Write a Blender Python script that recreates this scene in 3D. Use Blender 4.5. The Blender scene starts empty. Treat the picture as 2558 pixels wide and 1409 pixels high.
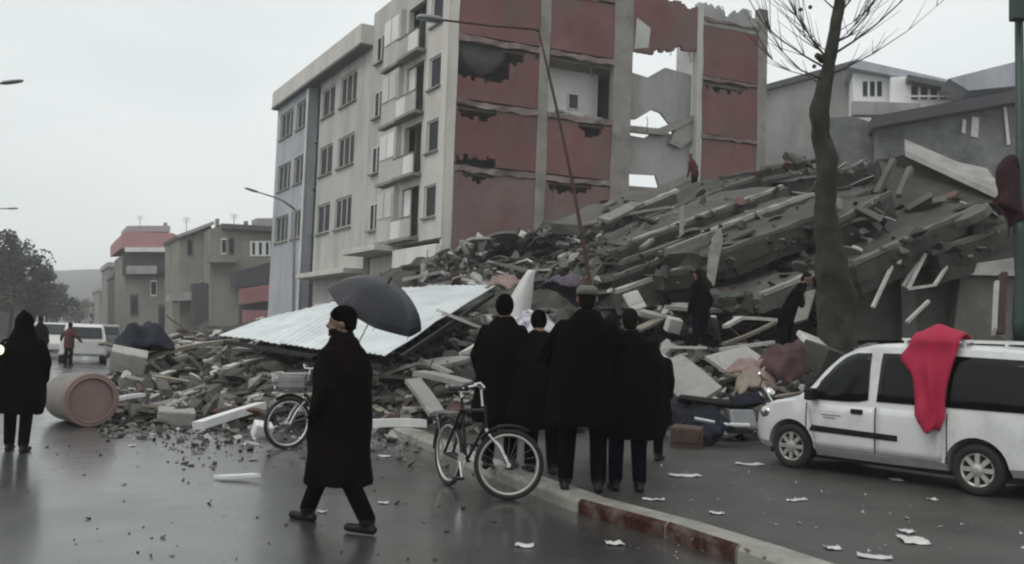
import bpy, bmesh, math, random
import numpy as np
from mathutils import Vector, Matrix, noise
R = math.radians
random.seed(7); np.random.seed(7)
sc = bpy.context.scene
COL = sc.collection

# ------------------------------------------------------------------ camera
F = 2300.0                       # focal length in photograph pixels (photo 2558 x 1409)
PITCH = math.atan(139.0 / F)     # the horizon lies below the middle of the picture
ROLL = R(2.0)
CAM = Vector((0, 0, 1.55))
fwd = Vector((0, math.cos(PITCH), math.sin(PITCH)))
up0 = Vector((0, -math.sin(PITCH), math.cos(PITCH)))
rt0 = Vector((1, 0, 0))
UPV = up0 * math.cos(ROLL) - rt0 * math.sin(ROLL)
RTV = rt0 * math.cos(ROLL) + up0 * math.sin(ROLL)
cd = bpy.data.cameras.new('camera')
cam = bpy.data.objects.new('camera', cd); COL.objects.link(cam)
cd.sensor_width = 36.0; cd.lens = F / 2558 * 36.0
cd.clip_start = 0.1; cd.clip_end = 5000
cam.matrix_world = Matrix(((RTV.x, UPV.x, -fwd.x, CAM.x), (RTV.y, UPV.y, -fwd.y, CAM.y),
                           (RTV.z, UPV.z, -fwd.z, CAM.z), (0, 0, 0, 1)))
sc.camera = cam

# ------------------------------------------------------------------ sky and sun (overcast winter day)
SUN_EL, SUN_AZ = R(52), R(232)       # azimuth measured clockwise from +Y
world = bpy.data.worlds.new('World'); sc.world = world; world.use_nodes = True
wn, wl = world.node_tree.nodes, world.node_tree.links
wn.clear()
w_out = wn.new('ShaderNodeOutputWorld')
w_bg = wn.new('ShaderNodeBackground'); w_bg.inputs['Strength'].default_value = 1.0
w_sky = wn.new('ShaderNodeTexSky'); w_sky.sky_type = 'NISHITA'; w_sky.sun_disc = False
w_sky.sun_elevation = SUN_EL; w_sky.sun_rotation = SUN_AZ
w_sky.air_density = 1.0; w_sky.dust_density = 4.0; w_sky.ozone_density = 1.0
w_scl = wn.new('ShaderNodeVectorMath'); w_scl.operation = 'SCALE'; w_scl.inputs['Scale'].default_value = 0.06
wl.new(w_sky.outputs[0], w_scl.inputs[0])
# a closed stratus deck covers the clear sky
w_tc = wn.new('ShaderNodeTexCoord')
w_map = wn.new('ShaderNodeMapping'); w_map.inputs['Scale'].default_value = (1.0, 1.0, 3.0)
w_noi = wn.new('ShaderNodeTexNoise'); w_noi.inputs['Scale'].default_value = 2.2
w_noi.inputs['Detail'].default_value = 5.0; w_noi.inputs['Roughness'].default_value = 0.5
w_rmp = wn.new('ShaderNodeValToRGB')
w_rmp.color_ramp.elements[0].position = 0.30; w_rmp.color_ramp.elements[0].color = (0.86, 0.915, 0.92, 1)
w_rmp.color_ramp.elements[1].position = 0.72; w_rmp.color_ramp.elements[1].color = (1.04, 1.07, 1.065, 1)
w_mix = wn.new('ShaderNodeMixRGB'); w_mix.inputs['Fac'].default_value = 0.93
wl.new(w_tc.outputs['Generated'], w_map.inputs[0]); wl.new(w_map.outputs[0], w_noi.inputs['Vector'])
wl.new(w_noi.outputs['Fac'], w_rmp.inputs[0])
wl.new(w_scl.outputs[0], w_mix.inputs[1]); wl.new(w_rmp.outputs[0], w_mix.inputs[2])
wl.new(w_mix.outputs[0], w_bg.inputs['Color']); wl.new(w_bg.outputs[0], w_out.inputs['Surface'])
sd = bpy.data.lights.new('sun', 'SUN'); sd.energy = 1.0; sd.angle = R(35); sd.color = (1.0, 0.97, 0.93)
sun = bpy.data.objects.new('sun', sd); COL.objects.link(sun)
sun_dir = Vector((math.sin(SUN_AZ) * math.cos(SUN_EL), math.cos(SUN_AZ) * math.cos(SUN_EL), math.sin(SUN_EL)))
sun.rotation_euler = sun_dir.to_track_quat('Z', 'Y').to_euler()
sun.location = (0, 0, 60)

vs = sc.view_settings
vs.view_transform = 'Standard'; vs.look = 'None'; vs.exposure = -0.03; vs.gamma = 1.0
sc.render.engine = 'CYCLES'
sc.cycles.max_bounces = 6; sc.cycles.diffuse_bounces = 3; sc.cycles.glossy_bounces = 3
sc.cycles.transmission_bounces = 4; sc.cycles.transparent_max_bounces = 8; sc.cycles.volume_bounces = 3
sc.cycles.use_denoising = True
sc.cycles.filter_width = 2.2      # soft phone video

# ------------------------------------------------------------------ placing helpers
def ray(px, py):
    return fwd + RTV * ((px - 1279.0) / F) - UPV * ((py - 704.5) / F)
def at(px, py, Y):
    r = ray(px, py); return CAM + r * (Y / r.y)
def gnd(px, py, z=0.0):
    r = ray(px, py); return CAM + r * ((z - CAM.z) / r.z)

# ------------------------------------------------------------------ mesh builder
class MB:
    def __init__(s): s.v = []; s.f = []; s.m = []
    def add(s, vs, fs, mi=0, M=None):
        o = len(s.v)
        if M is not None: vs = [M @ Vector(p) for p in vs]
        s.v += [tuple(p) for p in vs]
        s.f += [tuple(i + o for i in f) for f in fs]; s.m += [mi] * len(fs); return s
    def box(s, c, d, mi=0, M=None, taper=1.0):
        x, y, z = d[0] / 2, d[1] / 2, d[2] / 2; t = taper
        vs = [(c[0] + a * x * (t if k > 0 else 1), c[1] + b * y * (t if k > 0 else 1), c[2] + k * z)
              for k in (-1, 1) for b in (-1, 1) for a in (-1, 1)]
        return s.add(vs, [(0, 2, 3, 1), (4, 5, 7, 6), (0, 1, 5, 4), (2, 6, 7, 3), (0, 4, 6, 2), (1, 3, 7, 5)], mi, M)
    def span(s, x0, x1, y0, y1, z0, z1, mi=0, M=None):
        return s.box(((x0 + x1) / 2, (y0 + y1) / 2, (z0 + z1) / 2), (x1 - x0, y1 - y0, z1 - z0), mi, M)
    def bar(s, a, b, w, h, mi=0, M=None, up=(0, 0, 1)):
        a, b = Vector(a), Vector(b); d = b - a; L = d.length
        if L < 1e-6: return s
        d /= L; u = Vector(up)
        if abs(d.dot(u)) > 0.97: u = Vector((1, 0, 0))
        sx = d.cross(u).normalized(); sz = sx.cross(d)
        vs = [p + sx * (i * w / 2) + sz * (k * h / 2) for p in (a, b) for k in (-1, 1) for i in (-1, 1)]
        return s.add(vs, [(0, 2, 3, 1), (4, 5, 7, 6), (0, 1, 5, 4), (2, 6, 7, 3), (0, 4, 6, 2), (1, 3, 7, 5)], mi, M)
    def loft(s, rings, mi=0, M=None, cap=True, closed=False):
        n = len(rings[0]); vs = [p for r in rings for p in r]; fs = []
        K = len(rings)
        for k in range(K if closed else K - 1):
            k2 = (k + 1) % K
            for i in range(n):
                j = (i + 1) % n; fs.append((k * n + i, k * n + j, k2 * n + j, k2 * n + i))
        if cap and not closed: fs += [tuple(range(n))[::-1], tuple((K - 1) * n + i for i in range(n))]
        return s.add(vs, fs, mi, M)
    def tube(s, pts, rad, n=8, mi=0, M=None, closed=False, cap=True):
        pts = [Vector(p) for p in pts]; K = len(pts)
        if not hasattr(rad, '__len__'): rad = [rad] * K
        rings = []; pu = None
        for k in range(K):
            if closed: d = pts[(k + 1) % K] - pts[k - 1]
            else: d = pts[min(k + 1, K - 1)] - pts[max(k - 1, 0)]
            d = d.normalized() if d.length > 1e-9 else Vector((0, 0, 1))
            if pu is None: pu = d.orthogonal().normalized()
            u = pu - d * pu.dot(d)
            u = u.normalized() if u.length > 1e-6 else d.orthogonal().normalized()
            pu = u; w = d.cross(u)
            rings.append([pts[k] + (u * math.cos(6.28318 * i / n) + w * math.sin(6.28318 * i / n)) * rad[k] for i in range(n)])
        return s.loft(rings, mi, M, cap, closed)
    def lathe(s, prof, n=16, mi=0, M=None, closed=False):      # prof: (r, z) pairs about +Z
        rings = [[(r * math.cos(6.28318 * i / n), r * math.sin(6.28318 * i / n), z) for i in range(n)] for r, z in prof]
        return s.loft(rings, mi, M, True, closed)
    def capsule(s, a, b, ra, rb, n=10, mi=0, M=None):
        a, b = Vector(a), Vector(b); d = b - a
        d = d.normalized() if d.length > 1e-6 else Vector((0, 0, 1))
        pts = []; rad = []
        for t in (-0.97, -0.75, -0.4): pts.append(a + d * (ra * t)); rad.append(ra * math.sqrt(1 - t * t))
        pts.append(a); rad.append(ra); pts.append(b); rad.append(rb)
        for t in (0.4, 0.75, 0.97): pts.append(b + d * (rb * t)); rad.append(rb * math.sqrt(1 - t * t))
        return s.tube(pts, rad, n, mi, M)
    def ball(s, c, r, mi=0, M=None, n=14):
        if not hasattr(r, '__len__'): r = (r, r, r)
        rings = []
        for k in range(1, 10):
            t = math.pi * k / 10
            rings.append([(c[0] + r[0] * math.sin(t) * math.cos(6.28318 * i / n), c[1] + r[1] * math.sin(t) * math.sin(6.28318 * i / n), c[2] - r[2] * math.cos(t)) for i in range(n)])
        return s.loft(rings, mi, M)
    def prism(s, poly, ext, mi=0, M=None):       # poly: 3-D points, ext: extrusion vector
        e = Vector(ext); n = len(poly); a = [Vector(p) for p in poly]
        vs = a + [p + e for p in a]
        fs = [tuple(range(n)), tuple(range(2 * n - 1, n - 1, -1))]
        fs += [(i, i + n, (i + 1) % n + n, (i + 1) % n) for i in range(n)]
        return s.add(vs, fs, mi, M)
    def mesh(s, name, mats, smooth=False, recalc=True):
        me = bpy.data.meshes.new(name); me.from_pydata(s.v, [], s.f)
        for m in (mats if isinstance(mats, (list, tuple)) else [mats]): me.materials.append(m)
        if any(s.m): me.polygons.foreach_set('material_index', s.m)
        if recalc:
            b = bmesh.new(); b.from_mesh(me); bmesh.ops.recalc_face_normals(b, faces=b.faces); b.to_mesh(me); b.free()
        if smooth: me.polygons.foreach_set('use_smooth', [True] * len(me.polygons))
        me.update(); return me
    def build(s, name, mats, parent=None, smooth=False, bevel=0.0, recalc=True):
        o = link(name, s.mesh(name, mats, smooth, recalc), parent)
        if bevel:
            md = o.modifiers.new('bevel', 'BEVEL'); md.width = bevel; md.segments = 2; md.limit_method = 'ANGLE'; md.angle_limit = R(40)
        return o

def link(name, me, parent=None):
    o = bpy.data.objects.new(name, me); COL.objects.link(o)
    if parent is not None: o.parent = parent
    return o
def tag(o, label=None, cat=None, group=None, kind=None):
    if label: o['label'] = label
    if cat: o['category'] = cat
    if group: o['group'] = group
    if kind: o['kind'] = kind
    return o
def empty(name, loc=(0, 0, 0), rz=0.0, label=None, cat=None, group=None):
    o = bpy.data.objects.new(name, None); COL.objects.link(o)
    o.location = loc; o.rotation_euler = (0, 0, rz); o.empty_display_size = 0.2
    return tag(o, label, cat, group)
def copy_tree(o, parent=None):
    c = o.copy(); COL.objects.link(c); c.parent = parent
    for ch in list(o.children): copy_tree(ch, c)
    return c

# ------------------------------------------------------------------ materials
def lin(c):
    return tuple((x / 12.92 if x <= 0.04045 else ((x + 0.055) / 1.055) ** 2.4) for x in c)
MATS = {}
def mat(name, c1, c2=None, scale=3.0, rough=0.7, rough2=None, bump=0.0, bscale=None, metal=0.0, spec=0.5,
        detail=6.0, vary=0.0, streak=0.0, coat=0.0, coat_r=0.08, dark=None, dscale=0.8, damt=0.5):
    """noise mixes c1 and c2; dark adds dirt blotches; streak stretches dirt down the surface; vary shifts value per object"""
    m = bpy.data.materials.new(name); m.use_nodes = True; MATS[name] = m
    n, l = m.node_tree.nodes, m.node_tree.links
    b = n['Principled BSDF']; c2 = c2 or c1
    tc = n.new('ShaderNodeTexCoord')
    t = n.new('ShaderNodeTexNoise'); t.inputs['Scale'].default_value = scale; t.inputs['Detail'].default_value = detail
    t.inputs['Roughness'].default_value = 0.62
    l.new(tc.outputs['Object'], t.inputs['Vector'])
    rp = n.new('ShaderNodeValToRGB'); rp.color_ramp.elements[0].position = 0.32; rp.color_ramp.elements[1].position = 0.68
    rp.color_ramp.elements[0].color = (*c1, 1); rp.color_ramp.elements[1].color = (*c2, 1)
    l.new(t.outputs['Fac'], rp.inputs[0]); out = rp.outputs[0]
    if dark:
        mp = n.new('ShaderNodeMapping'); mp.inputs['Scale'].default_value = (1, 1, 0.22 if streak else 1)
        d = n.new('ShaderNodeTexNoise'); d.inputs['Scale'].default_value = dscale; d.inputs['Detail'].default_value = 8; d.inputs['Roughness'].default_value = 0.7
        l.new(tc.outputs['Object'], mp.inputs[0]); l.new(mp.outputs[0], d.inputs['Vector'])
        dr = n.new('ShaderNodeValToRGB'); dr.color_ramp.elements[0].position = 0.46; dr.color_ramp.elements[1].position = 0.66
        dr.color_ramp.elements[0].color = (0, 0, 0, 1); dr.color_ramp.elements[1].color = (damt, damt, damt, 1)
        l.new(d.outputs['Fac'], dr.inputs[0])
        mx = n.new('ShaderNodeMixRGB'); mx.inputs[2].default_value = (*dark, 1)
        l.new(dr.outputs[0], mx.inputs[0]); l.new(out, mx.inputs[1]); out = mx.outputs[0]
    if vary:
        oi = n.new('ShaderNodeObjectInfo'); mr = n.new('ShaderNodeMapRange')
        mr.inputs['To Min'].default_value = 1 - vary; mr.inputs['To Max'].default_value = 1 + vary
        l.new(oi.outputs['Random'], mr.inputs['Value'])
        sm = n.new('ShaderNodeVectorMath'); sm.operation = 'SCALE'
        l.new(out, sm.inputs[0]); l.new(mr.outputs[0], sm.inputs['Scale']); out = sm.outputs[0]
    l.new(out, b.inputs['Base Color'])
    b.inputs['Metallic'].default_value = metal; b.inputs['Specular IOR Level'].default_value = spec
    if coat: b.inputs['Coat Weight'].default_value = coat; b.inputs['Coat Roughness'].default_value = coat_r
    if rough2 is None: b.inputs['Roughness'].default_value = rough
    else:
        mr2 = n.new('ShaderNodeMapRange'); mr2.inputs['From Min'].default_value = 0.35; mr2.inputs['From Max'].default_value = 0.65
        mr2.inputs['To Min'].default_value = rough; mr2.inputs['To Max'].default_value = rough2
        t2 = n.new('ShaderNodeTexNoise'); t2.inputs['Scale'].default_value = scale * 0.37; t2.inputs['Detail'].default_value = 4
        l.new(tc.outputs['Object'], t2.inputs['Vector']); l.new(t2.outputs['Fac'], mr2.inputs['Value']); l.new(mr2.outputs[0], b.inputs['Roughness'])
    if bump:
        bp = n.new('ShaderNodeBump'); bp.inputs['Strength'].default_value = bump; bp.inputs['Distance'].default_value = 0.02
        bn = n.new('ShaderNodeTexNoise'); bn.inputs['Scale'].default_value = bscale or scale * 6; bn.inputs['Detail'].default_value = 5
        l.new(tc.outputs['Object'], bn.inputs['Vector']); l.new(bn.outputs['Fac'], bp.inputs['Height']); l.new(bp.outputs[0], b.inputs['Normal'])
    return m
def emis(name, col, s):
    m = mat(name, col); b = m.node_tree.nodes['Principled BSDF']
    b.inputs['Emission Color'].default_value = (*col, 1); b.inputs['Emission Strength'].default_value = s; return m

asphalt = mat('wet_asphalt', (0.030, 0.030, 0.031), (0.055, 0.054, 0.053), 1.3, 0.10, 0.50, 0.2, 90, spec=0.6, dark=(0.075, 0.072, 0.065), dscale=0.55, damt=0.5, coat=0.6, coat_r=0.17)
pave = mat('wet_pavement', (0.026, 0.027, 0.024), (0.048, 0.047, 0.043), 1.1, 0.38, 0.62, 0.15, 45, dark=(0.075, 0.072, 0.064), dscale=0.9, damt=0.45)
kerb_m = mat('kerb_concrete', (0.22, 0.21, 0.185), (0.32, 0.31, 0.28), 3, 0.6, bump=0.3, dark=(0.10, 0.095, 0.08), dscale=1.6, damt=0.7)
kerb_red = mat('kerb_red_paint', (0.022, 0.003, 0.0015), (0.045, 0.010, 0.005), 4, 0.6, bump=0.2, dark=(0.13, 0.11, 0.09), dscale=4.0, damt=0.75, spec=0.2)
earth = mat('far_ground', (0.06, 0.06, 0.055), (0.09, 0.088, 0.08), 0.05, 0.9)
hill_m = mat('hill', (0.045, 0.052, 0.045), (0.09, 0.09, 0.08), 0.02, 0.95)
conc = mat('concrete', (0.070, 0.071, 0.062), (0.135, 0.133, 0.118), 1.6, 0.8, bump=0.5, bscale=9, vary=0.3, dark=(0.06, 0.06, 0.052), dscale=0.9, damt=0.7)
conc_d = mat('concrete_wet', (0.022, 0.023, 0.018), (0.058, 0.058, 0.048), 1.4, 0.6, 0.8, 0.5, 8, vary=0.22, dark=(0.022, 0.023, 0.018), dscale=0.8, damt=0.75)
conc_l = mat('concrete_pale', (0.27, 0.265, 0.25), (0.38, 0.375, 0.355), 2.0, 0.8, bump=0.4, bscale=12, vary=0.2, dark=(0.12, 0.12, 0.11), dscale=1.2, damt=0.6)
dirt_m = mat('rubble_dust', (0.028, 0.028, 0.023), (0.075, 0.073, 0.062), 2.4, 0.9, bump=1.0, bscale=5, dark=(0.03, 0.03, 0.026), dscale=0.6, damt=0.7)
wall_tan = mat('facade_tan', (0.40, 0.395, 0.37), (0.48, 0.47, 0.44), 0.5, 0.85, bump=0.15, dark=(0.22, 0.215, 0.20), dscale=0.7, streak=1, damt=0.55)
wall_cream = mat('facade_cream', (0.50, 0.475, 0.44), (0.58, 0.555, 0.515), 0.6, 0.85, bump=0.15, dark=(0.28, 0.26, 0.24), dscale=0.8, streak=1, damt=0.5)
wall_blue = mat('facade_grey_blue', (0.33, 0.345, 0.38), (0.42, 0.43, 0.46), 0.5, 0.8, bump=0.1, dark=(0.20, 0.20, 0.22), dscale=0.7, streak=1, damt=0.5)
wall_white = mat('wall_white', (0.62, 0.61, 0.60), (0.74, 0.73, 0.715), 0.8, 0.85, dark=(0.4, 0.39, 0.37), dscale=0.9, streak=1, damt=0.4)
wall_grey = mat('wall_grey', (0.27, 0.268, 0.262), (0.35, 0.345, 0.335), 0.7, 0.85, bump=0.1, dark=(0.15, 0.15, 0.145), dscale=0.6, streak=1, damt=0.6)
red_wall = mat('infill_red', (0.135, 0.052, 0.050), (0.19, 0.090, 0.084), 0.55, 0.9, bump=0.35, bscale=7, vary=0.12, dark=(0.115, 0.090, 0.082), dscale=0.45, damt=0.95)
beam_m = mat('frame_concrete', (0.19, 0.175, 0.16), (0.28, 0.265, 0.245), 1.1, 0.85, bump=0.4, bscale=8, dark=(0.13, 0.12, 0.11), dscale=0.7, damt=0.7)
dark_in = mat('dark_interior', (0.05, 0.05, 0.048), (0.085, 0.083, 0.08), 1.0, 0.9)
glass_d = mat('window_glass', (0.016, 0.019, 0.021), (0.035, 0.04, 0.042), 0.7, 0.2, spec=0.3)
glass_v = mat('tinted_glass', (0.003, 0.003, 0.004), (0.005, 0.005, 0.006), 0.7, 0.12, spec=0.25)
glass_far = mat('dull_window_glass', (0.016, 0.019, 0.022), (0.034, 0.038, 0.042), 0.7, 0.55, spec=0.12)
frame_w = mat('white_frame', (0.62, 0.63, 0.61), (0.72, 0.72, 0.70), 4, 0.5)
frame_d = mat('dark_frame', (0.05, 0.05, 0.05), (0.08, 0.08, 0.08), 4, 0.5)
sheet_m = mat('roof_sheet', (0.56, 0.60, 0.61), (0.68, 0.71, 0.72), 0.9, 0.38, bump=0.05, spec=0.5, dark=(0.36, 0.37, 0.37), dscale=1.1, damt=0.55)
sheet_under = mat('sheet_underside', (0.12, 0.13, 0.13), (0.18, 0.19, 0.19), 2, 0.6)
wood = mat('weathered_wood', (0.17, 0.145, 0.115), (0.28, 0.25, 0.21), 3, 0.8, bump=0.3, vary=0.35)
pale_w = mat('pale_painted_wood', (0.42, 0.415, 0.39), (0.56, 0.55, 0.52), 3, 0.6, vary=0.15, dark=(0.25, 0.24, 0.22), dscale=2, damt=0.5)
white_p = mat('white_plastic', (0.66, 0.66, 0.65), (0.74, 0.74, 0.73), 3, 0.45, dark=(0.4, 0.39, 0.37), dscale=3, damt=0.4)
paper_m = mat('paper', (0.46, 0.46, 0.45), (0.60, 0.60, 0.58), 5, 0.8)
metal_g = mat('grey_metal', (0.16, 0.165, 0.17), (0.24, 0.245, 0.25), 3, 0.4, metal=0.5)
chrome = mat('chrome', (0.55, 0.55, 0.54), (0.68, 0.68, 0.67), 3, 0.22, metal=1.0)
rust = mat('rusty_metal', (0.045, 0.026, 0.022), (0.085, 0.048, 0.038), 5, 0.8, bump=0.4)
black = mat('black_paint', (0.006, 0.006, 0.006), (0.010, 0.010, 0.010), 4, 0.5, spec=0.25)
rubber = mat('tyre_rubber', (0.009, 0.009, 0.009), (0.016, 0.016, 0.015), 8, 0.8)
rim_m = mat('alloy_rim', (0.42, 0.41, 0.37), (0.55, 0.54, 0.50), 6, 0.35, metal=0.6)
paint_w = mat('white_car_paint', (0.60, 0.605, 0.60), (0.66, 0.665, 0.66), 1.5, 0.3, coat=0.5, dark=(0.36, 0.36, 0.34), dscale=1.6, damt=0.6)
cloth_red = mat('crimson_cloth', (0.30, 0.0018, 0.031), (0.37, 0.004, 0.044), 3, 0.75, bump=0.2, bscale=60)
cloth_mar = mat('maroon_cloth', (0.035, 0.013, 0.016), (0.085, 0.042, 0.044), 3, 0.9, bump=0.3)
cloth_pink = mat('dusty_pink', (0.19, 0.125, 0.115), (0.25, 0.17, 0.155), 3, 0.7, dark=(0.25, 0.19, 0.17), dscale=2, damt=0.5)
coat_b = mat('black_wool', (0.0014, 0.0014, 0.0015), (0.0035, 0.0033, 0.0033), 3, 0.95, spec=0.04)
coat_n = mat('navy_denim', (0.002, 0.002, 0.006), (0.004, 0.004, 0.011), 8, 0.95, spec=0.04)
coat_br = mat('dark_brown_coat', (0.0035, 0.0026, 0.0024), (0.007, 0.005, 0.0046), 3, 0.95, spec=0.04)
skin = mat('skin', (0.13, 0.075, 0.055), (0.18, 0.105, 0.078), 10, 0.6)
hair_m = mat('dark_hair', (0.005, 0.0042, 0.0038), (0.010, 0.0085, 0.0075), 30, 0.9, spec=0.08)
cap_grey = mat('grey_tweed', (0.085, 0.082, 0.066), (0.14, 0.135, 0.115), 20, 0.9)
bark = mat('bark', (0.008, 0.0075, 0.005), (0.046, 0.042, 0.032), 3.2, 0.95, bump=1.0, bscale=26, dark=(0.016, 0.014, 0.008), dscale=0.9, damt=0.95)
leaf_d = mat('far_foliage', (0.035, 0.042, 0.030), (0.07, 0.075, 0.055), 1.0, 0.9)

# ================================================================== THE SETTING
tag(MB().add([(-900, -60, -0.02), (900, -60, -0.02), (900, 1000, -0.02), (-900, 1000, -0.02)], [(0, 1, 2, 3)]).build('ground', earth, recalc=False), kind='structure')
tag(MB().add([(-13, -30, 0), (14, -30, 0), (14, 8, 0), (1.5, 9, 0), (-1, 20, 0), (-19, 62, 0), (-70, 180, 0), (-92, 180, 0), (-31, 45, 0), (-13, 8, 0)],
             [tuple(range(10))]).build('road', asphalt, recalc=False), kind='structure')

# kerb line: where the road meets the pavement (traced on the ground, then built as stones)
KP = [gnd(*p) for p in ((2090, 1500), (1838, 1407), (1661, 1345), (1442, 1282), (1250, 1205), (1085, 1132), (1000, 1096), (930, 1068))]
KP = [(p.x, p.y) for p in KP]
dx, dy = KP[-1][0] - KP[-2][0], KP[-1][1] - KP[-2][1]; q = math.hypot(dx, dy)
KP += [(KP[-1][0] - 0.44 * 30, KP[-1][1] + 0.9 * 30)]
KP = [(KP[0][0] + 2.6, KP[0][1] - 2.2)] + KP
def chain(pts, step):
    out = [Vector((*pts[0], 0))]; acc = 0
    for a, b in zip(pts, pts[1:]):
        a, b = Vector((*a, 0)), Vector((*b, 0)); L = (b - a).length; k = max(1, int(round(L / step)))
        for i in range(1, k + 1): out.append(a.lerp(b, i / k))
    return out
KC = chain(KP, 0.85)
def side(k):          # unit vector to the pavement side
    d = (KC[min(k + 1, len(KC) - 1)] - KC[max(k - 1, 0)]).normalized(); return Vector((d.y, -d.x, 0))
pv = [p + side(k) * 0.26 for k, p in enumerate(KC)]
far = [Vector((16, pv[-1].y + 3, 0)), Vector((30, 25, 0)), Vector((30, -3, 0)), Vector((7, -3, 0))]
pavement = MB().add([(p.x, p.y, 0.118) for p in pv + far], [tuple(range(len(pv) + 4))]).build('pavement', pave, recalc=False)
if pavement.data.polygons[0].normal.z < 0: pavement.data.flip_normals()
tag(pavement, kind='structure')
KH = 0.135
for k in range(len(KC) - 1):
    if KC[k].y > 21: break
    a, b, s0, s1 = KC[k], KC[k + 1], side(k), side(k + 1)
    d = (b - a) * 0.008; w = 0.28; j = random.uniform(-0.006, 0.008)
    lo = [a + d, b - d, b - d + s1 * w, a + d + s0 * w]
    hi = [a + d + s0 * 0.035, b - d + s1 * 0.035, b - d + s1 * w, a + d + s0 * w]
    m = MB(); m.loft([[(p.x, p.y, -0.03) for p in lo], [(p.x, p.y, KH - 0.04) for p in lo], [(p.x, p.y, KH + j) for p in hi]])
    mid = (a + b) / 2
    red = (gnd(1655, 1340) - Vector((mid.x, mid.y, 0))).length < 0.55 or (gnd(1520, 1300) - Vector((mid.x, mid.y, 0))).length < 0.6
    st = m.build('kerb_stone', [kerb_m, kerb_red], pavement, bevel=0.012)
    if red:
        for pl in st.data.polygons:
            if pl.normal.dot(s0) < -0.3: pl.material_index = 1
    if red: st['label'] = 'kerb stone with worn dark red paint'

# far hills
hv, hf = [], []
NX = 70
for r_, (Y, base) in enumerate(((430, 0), (520, 0.62), (640, 1.0), (800, 0.8))):
    for i in range(NX):
        x = -560 + i * 16.5
        h = base * (41 + 9 * noise.noise(Vector((x * 0.006, Y * 0.004, 3))) + 4 * noise.noise(Vector((x * 0.03, Y * 0.02, 7))) - 0.012 * (x + 250))
        hv.append((x * Y / 500, Y, h - 1.0))
for r_ in range(3):
    for i in range(NX - 1):
        a = r_ * NX + i; hf.append((a, a + 1, a + NX + 1, a + NX))
tag(MB().add(hv, hf).build('hills', hill_m, smooth=True, recalc=False), kind='structure')

# ================================================================== APARTMENT BLOCK WITH TORN-OFF END WALL
P0 = Vector((-3.2, 41.0, 0))
DF = Vector((-0.495, 0.869, 0)).normalized()           # along the street front
DE = Vector((math.cos(R(23)), math.sin(R(23)), 0))     # along the exposed end wall
def frame(o, x, z=Vector((0, 0, 1))):
    y = z.cross(x); return Matrix(((x.x, y.x, z.x, o.x), (x.y, y.y, z.y, o.y), (x.z, y.z, z.z, o.z), (0, 0, 0, 1)))
MF = frame(Vector((0, 0, 0)), DF)      # local x along the front, +y out to the street, relative to P0
ME = frame(Vector((0, 0, 0)), DE)      # local x along the end wall, +y into the building, relative to P0
def wall_holes(mb, x0, x1, z0, z1, holes, y0, y1, M, mi=0):
    """a wall between planes y0 (front) and y1 (back) with rectangular openings"""
    xs = sorted({x0, x1, *[h[0] for h in holes], *[h[1] for h in holes]}); zs = sorted({z0, z1, *[h[2] for h in holes], *[h[3] for h in holes]})
    def hole(xm, zm): return any(h[0] < xm < h[1] and h[2] < zm < h[3] for h in holes)
    for a, b in zip(xs, xs[1:]):
        for c, d in zip(zs, zs[1:]):
            if hole((a + b) / 2, (c + d) / 2): continue
            for y in (y0, y1): mb.add([(a, y, c), (b, y, c), (b, y, d), (a, y, d)], [(0, 1, 2, 3)], mi, M)
    for a, b, c, d in list(holes) + [(x0, x1, z0, z1)]:
        mb.add([(a, y0, c), (b, y0, c), (b, y1, c), (a, y1, c), (a, y0, d), (b, y0, d), (b, y1, d), (a, y1, d)],
               [(0, 1, 2, 3), (4, 5, 6, 7), (0, 3, 7, 4), (1, 2, 6, 5)], mi, M)
    return mb
def window(parent, x0, x1, z0, z1, y, M, panes=2, fm=frame_w, gm=glass_far, fw=0.07, sill=True, name='window'):
    m = MB(); yy = y
    for a, b, c, d in ((x0, x1, z0, z0 + fw), (x0, x1, z1 - fw, z1), (x0, x0 + fw, z0, z1), (x1 - fw, x1, z0, z1)):
        m.span(a, b, yy - 0.05, yy + 0.05, c, d, 0, M)
    for k in range(1, panes):
        xm = x0 + (x1 - x0) * k / panes; m.span(xm - fw * 0.6, xm + fw * 0.6, yy - 0.045, yy + 0.045, z0 + fw, z1 - fw, 0, M)
    w = m.build(name, fm, parent)
    for k in range(panes):
        a, b = x0 + (x1 - x0) * k / panes, x0 + (x1 - x0) * (k + 1) / panes
        MB().span(a + fw * 0.55, b - fw * 0.55, yy - 0.012, yy + 0.012, z0 + fw * 0.9, z1 - fw * 0.9, 0, M).build('pane', gm, w)
    if sill: MB().span(x0 - 0.08, x1 + 0.08, yy - 0.02, yy + 0.26, z0 - 0.09, z0 - 0.003, 0, M).build('sill', beam_m, w)
    return w

apt = empty('apartment_building', P0, 0, 'tall pale apartment block with torn red brick end wall above the rubble', 'building')
FZ = [6.1, 9.15, 12.15, 15.15, 18.2]
LF, LE, RED = 9.8, 17.65, None
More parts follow.
